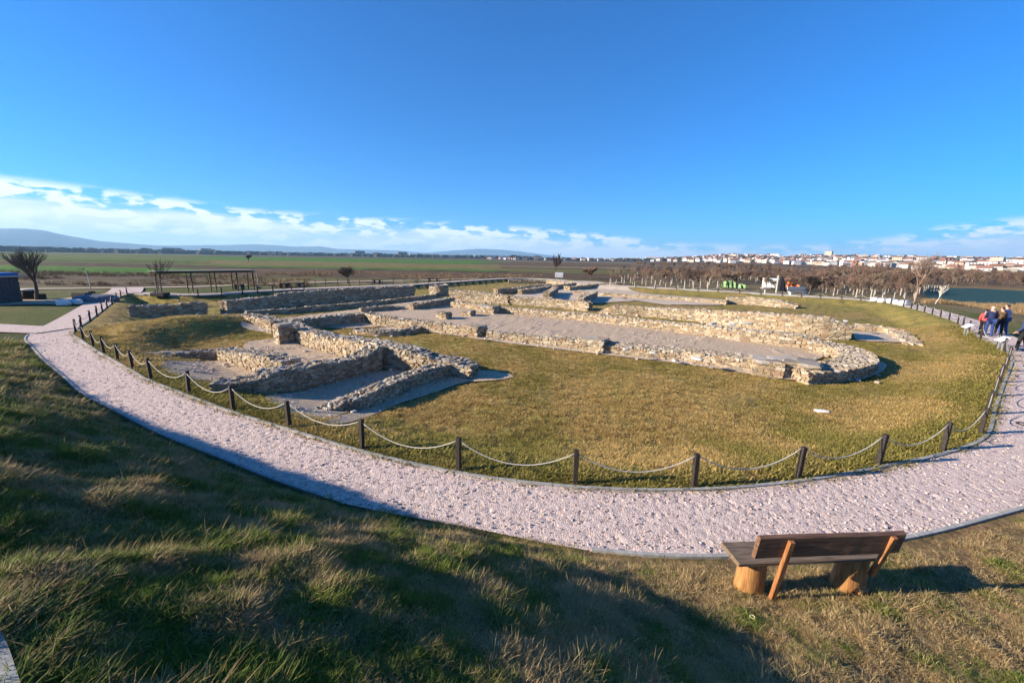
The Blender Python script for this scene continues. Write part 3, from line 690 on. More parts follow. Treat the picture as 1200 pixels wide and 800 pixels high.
block('small cut block, middle of three on the nave floor', 549, 370.5, .8, .7, .45, dn)
block('larger square block, right of three on the nave floor', 573, 367.5, 1.5, 1.0, .62, dn)

def boulder(label, p, s, mat, group=None, name='boulder', cat='boulder', rz=0, sh=0):
    o = link(name, fmesh(name, SH[sh]*np.array(s)*.5+[0, 0, s[2]*.35], SQ, mat), None, (p[0], p[1], p[2]), (0, 0, rz)); md = o.modifiers.new('s', 'SUBSURF'); md.levels = 1; md.render_levels = 1
    return tag(o, label, cat, group)
m_pale = plain('pale_stone', (.55, .52, .47), .85, .15, 12., bump=.5)
boulder('flat white stone lying alone in the lawn before the apse', at(963, 483), (.42, .2, .1), m_white, name='flat_stone', cat='stone', rz=-.3)
boulder('dark clod just below the flat white stone on the lawn', at(972, 494), (.16, .1, .06), m_post, name='earth_clod', cat='clod', sh=2)
wl = [((734, 408), .3), ((835, 380), .6), ((857, 381), .6), ((875, 379.5), .7), ((990, 381), .5), ((765, 412), .35), ((817, 419), .5)]
for i, ((px, py), s) in enumerate(wl):
    p = gp(px, py, .12)
    boulder(['small white stone on the near nave wall by the middle buttress', 'flat white slab lying on the far nave wall, left of three', 'flat white slab lying on the far nave wall, middle of three', 'flat white slab lying on the far nave wall, right of three', 'white stone at the rounded end of the high back wall', 'small pale stone on the near nave wall left of the slabs', 'pale slab on the near nave wall before the apse'][i], (p[0], p[1], (.03, .12, .12, .12, .35, .03, .03)[i]), (s, s*.6, .14), m_pale, 'loose white stones on the ruins', 'loose_stone', 'stone', R.uniform(-1, 1), i)
rings = ((820, 378, .6), (1043, 382, .5))

# ---------------------------------------------------------------- rope fence
fence = thing('rope_fence', 'low fence of dark square posts joined by drooping pale rope around the ruins', 'rope fence', (0, 0, 0))
POSTS = [(147,345),(141,348.5),(134.5,352.5),(128.5,357),(122,361.5),(116,366),(109,371),(101.5,377),(92,384),(83.5,390),(92.5,398),(104,406),(116,414),(132,423),(150,432.5),(172,445),(218,462),(270.5,481.5),(335.5,502),(421,528),
 (536,553),(674,570),(815,573),(938,563),(1035,547),(1113,531),(1156,511),(1163,487),(1170,465),(1175,449),(1180,436),(1185,424),(1174,412),(1161.5,406),(1151,398),(1140,388.5),(1130,383),(1120,379),(1110,374.5),(1101,371),(1093,368),(1085,365.3),(1077.5,363),(1071,361.3),(1058,359),(1044,356),(1031,354),(1006,352),(984,351),(960,349.2),(937,348),(915,346.5),(890,345),(865,343.5),(840,342),(815,341),(790,339.5),(765,338),
 (740,337)]
BACK = [(356,339),(344,340),(320,341),(301,342),(279,343),(257,344.5),(232,346),(206,347),(177,346)]
pm = MB(); pm.box((0, 0, .26), (.085, .085, .80), bev=.008); pm.box((0, 0, .665), (.075, .075, .012)); post_me = pm.mesh('post', m_post)
tops = []
for (px, py) in BACK+POSTS:
    g = gp(px, py); g2 = g[:2]; z = T1(g2[0], g2[1])
    # set posts just inside the kerb
    j = np.argmin(((loop_in-g2)**2).sum(1)); q = loop_in[j]-ln[j]*.14; q = q+(_[j]*np.dot(g2-loop_in[j], _[j]))
    o = link('post', post_me, fence, (q[0], q[1], z), (R.gauss(0, .02), R.gauss(0, .02), math.atan2(_[j][1], _[j][0])+R.gauss(0, .04)), (1, 1, R.uniform(.97, 1.03)))
    tops.append(Vector((q[0], q[1], z+.63)))
for a, b in zip(tops[:-1], tops[1:]):
    Lh = (b-a).length
    if Lh > 9: continue
    sag = min(.34, .05+.14*Lh)*R.uniform(.8, 1.12); pts = []
    nseg = 14 if a.length < 30 else 6
    for k in range(nseg+1):
        q = k/nseg; p = a.lerp(b, q); p.z -= sag*(1-(2*q-1)**2); p.y += .0; pts.append(p)
    mb = MB(); mb.tube(pts, .0095 if a.length < 30 else .014, 6); mb.obj('rope', m_rope, fence, True)

# thin stakes of the field fence at the back
stake = thing('stake_fence', 'line of thin dark stakes along the far path before the ploughed fields', 'stake fence', (0, 0, 0))
sm_ = MB(); sm_.tube([(0, 0, -.2), (0, 0, .95)], [.05, .04], 5); st_me = sm_.mesh('stake', m_post)
prev = None
for k, px in enumerate(np.arange(356, 575, 13.2)):
    py = 336.5-(px-356)*.027; p = at(px+R.uniform(-1.5, 1.5), py)
    link('stake', st_me, stake, p, (R.gauss(0, .04), R.gauss(0, .04), 0), (1, 1, R.uniform(.85, 1.15)))
    if prev is not None:
        mb = MB()
        for z in (.45, .8): mb.tube([(prev[0], prev[1], prev[2]+z), (p[0], p[1], p[2]+z)], .012, 3)
        mb.obj('wire', m_dark, stake)
    prev = p

# ---------------------------------------------------------------- bench
m_plank = plain('weathered_plank', (.20, .175, .145), .75, .25, 6., bump=.5)
def woodmat(name, lo, hi, axis=0):
    m, t, b = newmat(name, .6, .35); tc = node(t, 'ShaderNodeTexCoord').outputs['Object']
    sc = [18., 18., 18.]; sc[axis] = 1.6
    mp = node(t, 'ShaderNodeMapping', {0: tc, 3: tuple(sc)}).outputs[0]
    n = node(t, 'ShaderNodeTexNoise', {'Vector': mp, 'Scale': 2.2, 'Detail': 7., 'Distortion': .6}).outputs[0]
    t.links.new(mix(t, maprange(t, n, .3, .7), lo, hi), b.inputs['Base Color'])
    bp = node(t, 'ShaderNodeBump', {'Height': n, 'Strength': .5, 'Distance': .01}); t.links.new(bp.outputs[0], b.inputs['Normal']); return m
m_seat = woodmat('brown_seat_wood', (.11, .075, .045), (.21, .15, .095), 0)
m_back = woodmat('brown_back_wood', (.09, .045, .026), (.19, .105, .06), 0)
m_log = woodmat('orange_log', (.22, .095, .03), (.42, .21, .07), 2)
m_strut = woodmat('orange_strut', (.20, .08, .028), (.36, .155, .055), 2)
bx, by, bz = 3.55, 4.13, .2
bench = thing('park_bench', 'wooden bench with plank back on round log stumps, seen from behind beside the path', 'bench', (bx, by, bz), math.radians(4.5))
def plank(name, x0, x1, c, dy, dz, tilt, mat, wav=.012, n=14, seed=1):
    r = np.random.default_rng(seed); V = []; w = r.normal(0, wav*.4, (n+1, 4)).cumsum(0)*.5
    for i in range(n+1):
        x = x0+(x1-x0)*i/n
        rg = [(-dy/2+w[i, 0], -dz/2), (dy/2+w[i, 1]*.5, -dz/2), (dy/2, dz/2+w[i, 2]), (-dy/2, dz/2+w[i, 3])]
        e = .012
        ring = []
        for k in range(4):
            a, b, cc = rg[k-1], rg[k], rg[(k+1) % 4]
            def mv(p, q_, e): L_ = math.hypot(q_[0]-p[0], q_[1]-p[1]); return (p[0]+(q_[0]-p[0])*e/L_, p[1]+(q_[1]-p[1])*e/L_)
            ring += [mv(b, a, e), mv(b, cc, e)]
        for (y, z) in ring:
            V.append((x, c[1]+y*math.cos(tilt)-z*math.sin(tilt), c[2]+y*math.sin(tilt)+z*math.cos(tilt)))
    Fs = [(8*i+k, 8*i+(k+1) % 8, 8*i+8+(k+1) % 8, 8*i+8+k) for i in range(n) for k in range(8)]
    Fs = [f[::-1] for f in Fs]+[tuple(range(8)), tuple(reversed(range(8*n, 8*n+8)))]
    me = fmesh(name, V, Fs, mat); return link(name, me, bench)
plank('seat', -.98, .80, (0, .07, .475), .36, .06, 0, m_seat, .01, seed=3)
plank('backrest', -.90, .79, (0, -.21, .79), .055, .30, math.radians(9), m_back, .012, seed=5)
for sx_, rr_ in ((-.70, .148), (.56, .155)):
    mb = MB(); n = 16; prof = [(rr_*1.10, -.15), (rr_*1.08, .0), (rr_*1.0, .15), (rr_*.98, .43), (rr_*.95, .445)]
    V = []; 
    for r_, z in prof:
        for k in range(n):
            q = 2*math.pi*k/n; rr2 = r_*(1+.05*math.sin(3*q+sx_*5)+.02*math.sin(7*q)); V.append((sx_+rr2*math.cos(q)*1.08, .06+rr2*math.sin(q)*.95, z))
    Fs = [(i*n+k, i*n+(k+1) % n, i*n+n+(k+1) % n, i*n+n+k) for i in range(4) for k in range(n)]+[tuple(range(4*n, 5*n))]
    mb.add(V, Fs); mb.obj('log_leg', m_log, bench, True)
for sx_ in (-.56, .64):
    mb = MB(); a = Vector((sx_, -.13, .02)); b = Vector((sx_+.02, -.265, .89)); 
    if sx_ > 0: a = Vector((sx_-.03, -.12, .28))
    d = (b-a); tilt = math.atan2(-d.y, d.z); mb.box((a+b)/2, (.062, .05, d.length), rx=tilt, bev=.006); mb.obj('back_strut', m_strut, bench)
mb = MB(); mb.box((.58, -.10, .06), (.16, .07, .05), rz=.2, bev=.01); o = mb.obj('wood_wedge', m_log, bench)

# ---------------------------------------------------------------- small things
def infoboard(label, px, py, rz, s=1.):
    p = at(px, py); r = thing('information_board', label, 'information board', (p[0], p[1], p[2]), rz, 'tilted information boards along the path')
    for x in (-.32, .32): mb = MB(); mb.box((x, 0, .42), (.09, .09, .94), bev=.006); mb.obj('leg', m_steel, r)
    mb = MB(); mb.box((0, 0, .98), (1.15, .72, .05), rx=math.radians(33), bev=.008); mb.obj('panel_frame', m_white, r)
    mb = MB(); mb.box((0, -.017, 1.008), (1.0, .58, .012), rx=math.radians(33)); mb.obj('panel', plain('printed_panel', (.55, .62, .72), .4, .2, 6.), r)
    r.scale = (.52, .52, .56); return r
infoboard('tilted white information board on grey legs, left of the visitors', 1131, 392.5, math.radians(-118))
infoboard('tilted white information board beside the visitors at the path edge', 1171, 410, math.radians(-118))
p = at(655, 329); r = thing('sign_board', 'white rectangular sign board under the lone tree at the far end of the ruins', 'sign', p)
for x in (-.5, .5): mb = MB(); mb.box((x, 0, .5), (.08, .08, 1.0)); mb.obj('leg', m_steel, r)
mb = MB(); mb.box((0, 0, 1.1), (1.5, .06, .95), bev=.01); mb.obj('panel', m_white, r)
# slab of concrete at the lower left corner
ks = [gp(-60, 700, 2.35), gp(2, 742, 2.3), gp(30, 812, 2.3), gp(-60, 830, 2.3)]
zk = max(T1(q[0], q[1], True) for q in ks[1:3])
mb = MB(); P4 = [gp(-330, 640, zk), gp(1, 738, zk), gp(14, 770, zk), gp(34, 830, zk), gp(-330, 900, zk)]
V = [(q[0], q[1], zk+.03) for q in P4]+[(q[0], q[1], zk-.3) for q in P4]
mb.add(V, [(4, 3, 2, 1, 0), (5, 6, 7, 8, 9)]+[(i, (i+1) % 5, 5+(i+1) % 5, 5+i) for i in range(5)])
tag(mb.obj('concrete_slab', m_kerb), 'corner of a grey concrete kerb slab at the lower left of the photo', 'kerb slab')
# rings on path and in grass
def torus(name, label, cat, p, Rr, r_, mat):
    mb = MB(); pts = [(Rr*math.cos(2*math.pi*k/20), Rr*math.sin(2*math.pi*k/20), 0) for k in range(21)]; mb.tube(pts, r_, 6, False)
    o = mb.obj(name, mat); o.location = p; return tag(o, label, cat)
q = at(881, 727, True); torus('plastic_ring', 'tiny pale yellow ring lying in the dry grass left of the bench', 'ring', (q[0], q[1], q[2]+.05), .022, .005, plain('yellow_plastic', (.7, .6, .3), .5))
q = gp(1201, 497, .03); torus('ground_ring', 'dark metal ring set in the gravel path at the right edge', 'ring', q, .14, .018, m_dark)
# white boulders beside the far right path
for i, (px, py, s) in enumerate(((1027, 354, 1.0), (1036, 355.5, 1.5), (1046, 356, 1.3), (1053, 357.5, .9), (1062, 358.5, 1.5))):
    p = at(px, py); q = p/np.linalg.norm(p[:2]); boulder(['first white boulder from the left beside the far right path', 'second white boulder from the left, wide and low', 'third white boulder from the left beside the far right path', 'fourth and smallest white boulder beside the far right path', 'last white boulder, next to the bare sapling'][i], (p[0]+.6, p[1]+.9, p[2]), (s, .7, .62), m_white, 'white boulders lining the far right path', rz=.5, sh=i+3)
for i, (px, py, s) in enumerate(((75, 357.5, .9), (86, 356.5, 1.3))):
    boulder(['smaller white boulder beside the paved yard', 'larger white boulder beside the paved yard'][i], at(px, py), (s, .6, .5), m_white, 'white boulders by the yard', rz=.1, sh=i)
# tarp heap and planter in the shade
p = at(112, 353.5); o = link('covered_heap', fmesh('covered_heap', SH[4]*np.array([1.6, .8, .5])+[0, 0, .15], SQ, plain('blue_grey_tarp', (.13, .14, .17), .6, .3, 3.)), None, p, (0, 0, .2)); o.modifiers.new('s', 'SUBSURF').render_levels = 2
tag(o, 'low blue grey heap in the shade beside the junction of the paths', 'heap')
p = at(97, 351); mb = MB(); mb.box((0, 0, .28), (1.2, .6, .6), bev=.02); o = mb.obj('planter_box', m_post); o.location = p; tag(o, 'dark planter box left of the blue grey heap', 'planter')
# kiosk
p = at(-36, 356); k = thing('kiosk', 'dark wooden kiosk with blue edged flat roof at the left edge', 'kiosk', (p[0], p[1], p[2]), .05)
kw = plain('dark_boards', (.07, .065, .065), .8, .25, 5.)
nb = 16
for i in range(nb): mb = MB(); mb.box((-2.1+i*(4.4/nb)+.14, -1.5, .98), (4.4/nb-.02, .05, 1.96)); mb.obj('board', kw, k)
for i in range(10): mb = MB(); mb.box((2.25, -1.4+i*.3, .98), (.05, .28, 1.96)); mb.obj('board', kw, k)
mb = MB(); mb.box((0, .05, .95), (4.4, 2.95, 1.9)); mb.obj('inner_wall', kw, k)
mb = MB(); mb.box((.05, 0, 2.04), (4.9, 3.5, .12)); mb.obj('roof', plain('roof_grey', (.38, .38, .37), .7), k)
mb = MB(); mb.box((-.1, .3, 2.2), (4.3, 2.9, .18)); mb.obj('roof_edge', plain('blue_sheet', (.03, .16, .50), .5), k)
p = at(34, 351); b = thing('litter_bin', 'round dark bin with pale lid between the kiosk and the big bare tree', 'bin', p)
mb = MB(); mb.lathe((0, 0, 0), [(.38, 0), (.44, .1), (.46, .75)]); mb.obj('barrel', m_post, b, True); mb = MB(); mb.lathe((0, 0, .75), [(.50, 0), (.50, .06), (.3, .12)]); mb.obj('lid', m_pale, b, True)
p = at(48, 351.5); mb = MB(); mb.box((0, 0, .25), (.5, .5, .52), bev=.02); o = mb.obj('planter_box', m_post); o.location = p; tag(o, 'small dark box at the foot of the big bare tree', 'planter')
# lamp post with bent top
def lamp(label, px, py, h, group):
    p = at(px, py); r = thing('street_lamp', label, 'street lamp', p, 0, group)
    mb = MB(); mb.tube([(0, 0, 0), (0, 0, h*.5), (-.1, 0, h*.85), (-.35, 0, h)], [.035, .03, .024, .02], 6); mb.obj('pole', m_pale, r, True)
    mb = MB(); mb.box((-.5, 0, h+.02), (.45, .2, .07), bev=.02); mb.obj('lamp_head', m_dark, r)
    mb = MB(); mb.lathe((0, 0, -.02), [(.3, 0), (.28, .2)]); mb.obj('base', m_post, r)
lamp('slender lamp with bent neck rising behind the blue grey heap', 107, 343.5, 2.3, 'small lamps along the back path')
lamp('thin pale lamp right of the pergola', 303, 338, 2.2, 'small lamps along the back path')
# pergola
P0, P1 = at(190, 345), at(254, 342)
r = thing('pergola', 'long flat roofed pergola of dark timber on paired posts beyond the left path', 'pergola', P0, math.atan2(P1[1]-P0[1], P1[0]-P0[0]))
Lp = float(np.hypot(*(P1-P0)[:2])); dirp = (P1-P0)[:2]/Lp; hp = 1.98
for q in (0, .55, 1.0):
    for k, yo in ((0, 0), (1, 1.6)): mb = MB(); mb.box((q*Lp, yo, hp/2), (.10, .10, hp)); mb.obj('post', m_bark, r)
for yo in (0, 1.6): mb = MB(); mb.box((Lp*.9, yo, hp+.06), (Lp*1.95, .10, .10)); mb.obj('beam', m_bark, r)
for q in np.arange(-.05, 1.86, .06): mb = MB(); mb.box((q*Lp, .8, hp+.18), (.07, 2.2, .06)); mb.obj('rafter', m_bark, r)
for q in (1.45, 1.8):
    for yo in (0, 1.6): mb = MB(); mb.box((q*Lp, yo, hp/2), (.10, .10, hp)); mb.obj('post', m_post, r)
mb = MB(); mb.box((Lp*.9, .8, hp+.25), (Lp*1.97, 2.4, .03)); mb.obj('roof_sheet', plain('roof_pale', (.22, .23, .18), .7), r)
p = at(188, 347); mb = MB(); mb.box((0, 0, .18), (1.3, .8, .36), bev=.03); o = mb.obj('planter_box', m_post); o.location = p; tag(o, 'dark planter at the left foot of the pergola', 'planter')
# picnic benches on the back path
for i, (px, py, w) in enumerate(((333, 337.5, .9), (345, 337, 1.6), (352, 336.5, .8), (442, 332.5, 1.0), (508, 330.5, 1.6), (281, 339, .9))):
    p = at(px, py); r = thing('garden_bench', ['small dark seat left of the table by the back path', 'dark table with two legs by the back path', 'small dark seat right of the table by the back path', 'dark seat beside the round bush on the back path', 'dark bench near the hump of rubble on the back path', 'dark tub seat between the lamp and the pergola'][i], 'bench', p, R.uniform(-.2, .2), 'dark seats along the back path')
    mb = MB(); mb.box((0, 0, .55), (w, .5, .08)); mb.obj('seat', m_post, r)
    for x in (-1, 1): mb = MB(); mb.box((x*w*.38, 0, .25), (.22, .4, .52)); mb.obj('leg', m_post, r)
# far right bench, table, container, drapes
p = at(934, 346); r = thing('park_bench', 'pale bench beside the path in front of the dark bare tree', 'bench', p, .2)
mb = MB(); mb.box((0, 0, .45), (2.6, .45, .09)); mb.obj('seat', m_pale, r); mb = MB(); mb.box((0, .25, .85), (2.6, .08, .4), rx=-.15); mb.obj('backrest', m_pale, r)
for x in (-1, 1): mb = MB(); mb.box((x*1.0, 0, .2), (.28, .4, .42)); mb.obj('leg', m_pale, r)
p = at(896, 344.5); r = thing('picnic_table', 'small pale table standing before the white container', 'table', p)
mb = MB(); mb.box((0, 0, .75), (.9, .7, .06)); mb.obj('table_top', m_pale, r); mb = MB(); mb.tube([(0, 0, 0), (0, 0, .74)], .08, 8); mb.obj('leg', m_pale, r)
p = at(902, 338); r = thing('white_container', 'white box shaped container among the bare shrubs', 'container', p, -.45)
mb = MB(); mb.box((0, 0, .95), (2.2, 1.8, 1.5), bev=.02); mb.obj('body', m_white, r)
for x in (-.7, 0, .7): mb = MB(); mb.box((x, -.93, .95), (.05, .05, 1.4)); mb.obj('rib', m_pale, r)
for x in (-.9, .9): mb = MB(); mb.box((x, 0, .1), (.15, 1.5, .22)); mb.obj('skid', m_dark, r)
def cone_tent(name, label, cat, p, h, r0, mat):
    V = []; n = 14
    for j, (rr_, z) in enumerate(((1, 0), (.8, .35), (.5, .75), (.12, 1.0))):
        for kk in range(n): q = 2*math.pi*kk/n; q2 = r0*rr_*(1+.14*(kk % 2)); V.append((q2*math.cos(q), q2*math.sin(q), z*h))
    Fs = [(i*n+kk, i*n+(kk+1) % n, i*n+n+(kk+1) % n, i*n+n+kk) for i in range(3) for kk in range(n)]+[tuple(range(3*n, 4*n))]
    mb = MB(); mb.add(V, Fs); o = mb.obj(name, mat); o.location = p; return tag(o, label, cat)
jkd = plain('black_canvas', (.015, .016, .02), .9)
cone_tent('folded_parasol', 'dark folded parasol between the white container and the orange cloth', 'parasol', at(914, 341), 2.3, .7, jkd)
mb = MB(); mb.tube([(0, 0, 0), (0, 0, 2.3)], .11, 8); o = mb.obj('white_post', m_guard); o.location = at(909.5, 343); tag(o, 'stout white post before the dark folded parasol', 'post')
def drape(name, label, cat, px0, px1, py, h, mat, seed):
    a, b = at(px0, py[0]), at(px1, py[1]); n = 18; V = []; r_ = np.random.default_rng(seed)
    for j in range(5):
        for i in range(n+1):
            q = i/n; hh = h*(.55+.45*math.sin(math.pi*min(1, q*1.3+.1)))*(1+r_.normal(0, .05)); p = a+(b-a)*q
            V.append((p[0]+r_.normal(0, .08), p[1]+.5*math.sin(i*1.7)*.5+j*.14, p[2]+hh*(1-abs(j-2)/2.0*.9)))
    Fs = [(j*(n+1)+i, j*(n+1)+i+1, (j+1)*(n+1)+i+1, (j+1)*(n+1)+i) for j in range(4) for i in range(n)]
    c0 = np.array(V[0]); o = link(name, fmesh(name, np.array(V)-c0, Fs, mat), None, c0); o.modifiers.new('s', 'SOLIDIFY').thickness = .04; return tag(o, label, cat)
drape('green_net', 'bright green netting draped over saplings among the bare orchard', 'netting', 847, 873, (337.5, 338.5), 1.2, plain('green_net', (.22, .33, .14), .8, .35, 3.), 1)
drape('orange_cloth', 'rusty orange sheet hanging right of the dark folded parasol', 'cloth', 918, 937, (337, 340.5), 1.75, plain('orange_cloth', (.62, .20, .08), .8, .3, 3.), 2)

# ---------------------------------------------------------------- bare trees
def bare_tree(h, r0, spread, depth, seed, trunk_h=.3, twigs=4, fan=.5, rt=.008, sides=5):
    r = random.Random(seed); tr = MB(); cr_ = MB()
    def grow(p, d, L_, rad_, lv):
        segs = 3; pts = [p]; q = p.copy(); dd_ = d.copy()
        for i in range(segs):
            dd_ = (dd_+Vector((r.gauss(0, .12), r.gauss(0, .12), r.gauss(0, .06)+.05))).normalized(); q = q+dd_*(L_/segs); pts.append(q.copy())
        tgt = tr if lv < 2 else cr_
        e = rad_*.62; rs = [max(rt, rad_+(e-rad_)*i/segs) for i in range(segs+1)]
        tgt.tube(pts, rs, sides if lv < 2 else 3, lv < 2)
        if lv >= depth: return
        nb_ = twigs+(1 if lv > 0 else 2)
        for k in range(nb_):
            f = r.uniform(.35, 1.0) if lv > 0 else r.uniform(.75, 1.0); i = min(segs-1, int(f*segs)); pp = pts[i].lerp(pts[i+1], f*segs-i)
            a = r.uniform(0, 2*math.pi); s_ = spread*r.uniform(.6, 1.2)
            nd = (dd_+Vector((math.cos(a)*s_, math.sin(a)*s_, fan*r.uniform(0, .6)))).normalized()
            grow(pp, nd, L_*r.uniform(.62, .85), rad_*r.uniform(.42, .58), lv+1)
    L0 = h*trunk_h; grow(Vector((0, 0, -.1)), Vector((0, 0, 1)), L0, r0, 0); return tr, cr_
def put_tree(name, label, cat, px, py, h, r0, spread, depth, seed, group=None, mt=None, mc=None, **kw):
    p = at(px, py); tr, c = bare_tree(h, r0, spread, depth, seed, **kw); r = thing(name, label, cat, p, R.uniform(0, 6), group)
    tr.obj('trunk', mt or m_bark, r, True); c.obj('crown', mc or m_twig, r); return r
put_tree('bare_tree', 'large leafless tree with a dense rounded crown beside the kiosk', 'tree', 43, 352, 5.4, .15, .45, 4, 3, trunk_h=.32, twigs=4, rt=.007, fan=.9)
put_tree('bare_tree', 'small thin leafless tree at the left end of the pergola', 'tree', 184, 345, 3.4, .06, .5, 3, 5, trunk_h=.42, twigs=3, rt=.014)
put_tree('bare_tree', 'low spreading leafless bush tree beyond the tall shaded wall', 'tree', 408, 331.5, 5.0, .13, .9, 4, 8, trunk_h=.2, twigs=5, rt=.014, fan=.35)
put_tree('bare_tree', 'round reddish leafless bush tree right of the white sign', 'tree', 693, 328.5, 6.2, .15, .9, 4, 9, trunk_h=.18, twigs=5, mc=m_twig2, rt=.018, fan=.35)
put_tree('bare_tree', 'lone slim tree with small dark crown above the white sign', 'tree', 650.5, 327, 4.2, .12, .4, 3, 12, trunk_h=.5, twigs=3, mc=m_twig2, rt=.04)
put_tree('bare_tree', 'faint round leafless tree on the far plain in the middle', 'tree', 600, 305.5, 12, .35, .6, 4, 14, trunk_h=.3, twigs=4, rt=.06)
put_tree('bare_tree', 'small dark tree in the green field above the pergola lamp', 'tree', 291, 306, 7, .3, .9, 4, 15, trunk_h=.2, twigs=4, rt=.09, mc=m_bark)
put_tree('bare_tree', 'tall leafless sapling with upswept branches beside the far right path', 'tree', 1071, 357.5, 5.4, .11, .55, 4, 22, trunk_h=.36, twigs=3, mt=plain('pale_bark', (.27, .18, .12), .9, .2), mc=plain('pale_twig', (.26, .18, .13), .9), rt=.009, fan=.9)
put_tree('bare_tree', 'big dark leafless tree behind the pale bench', 'tree', 948, 344, 6.2, .16, .75, 4, 31, trunk_h=.2, twigs=5, mt=m_bark, mc=plain('dark_twig', (.075, .055, .045), .9), rt=.022)
put_tree('bare_tree', 'white trunked bush at the corner of the lake', 'tree', 1096, 356, 2.1, .07, .5, 3, 33, trunk_h=.4, twigs=3, mt=m_guard, mc=m_guard, rt=.012)
for i, (px, py, h) in enumerate(((1115, 0, 0),)): pass
# orchard of saplings with whitewashed trunks
protos = []
for i in range(6):
    tr, c = bare_tree(2.7, .045, .42, 3, 50+i, trunk_h=.42, twigs=3, rt=.0075, sides=5)
    r = thing('sapling', 'leafless sapling with whitewashed trunk in the orchard', 'sapling', (0, 0, 0), 0, 'leafless orchard saplings with whitewashed trunks')
    tr.obj('trunk', m_twig, r); c.obj('crown', [m_twig, m_twig2, m_twig][i % 3], r)
    mb = MB(); mb.tube([(0, 0, 0), (0, 0, .5), (0, 0, 1.0)], [.075, .06, .055], 6); mb.obj('trunk_guard', m_guard, r); protos.append(r)
used = set(); cnt = 0
for row in range(8):
    for px in np.arange(712, 1072, 11.5):
        yb = np.interp(px, [712, 850, 940, 1070], [336, 341.5, 346.5, 353])-1.5-row*(2.6-.1*row)+R.uniform(-.8, .8); x = px+R.uniform(-4, 4)+row*3
        if row < 5 and 842 < x < 962: continue
        if R.random() < .12: continue
        p = at(x, yb); j = R.randrange(6); lb = 'leafless whitewashed orchard sapling, %s' % (['front row', 'second row', 'third row', 'fourth row', 'fifth row', 'sixth row', 'seventh row', 'last row'][row])+(', at the orchard left end' if x < 765 else ', left of the green netting' if x < 842 else ', between the netting and the big dark tree' if x < 962 else ', right of the big dark tree' if x < 1018 else ', behind the white boulders')
        sc = R.uniform(.75, 1.2)
        if j not in used:
            used.add(j); protos[j].location = p; protos[j].scale = (sc,)*3; protos[j]['label'] = lb; protos[j].rotation_euler = (0, 0, R.uniform(0, 6))
        else: dup(protos[j], p, R.uniform(0, 6), sc, lb)
        cnt += 1
print('saplings', cnt)

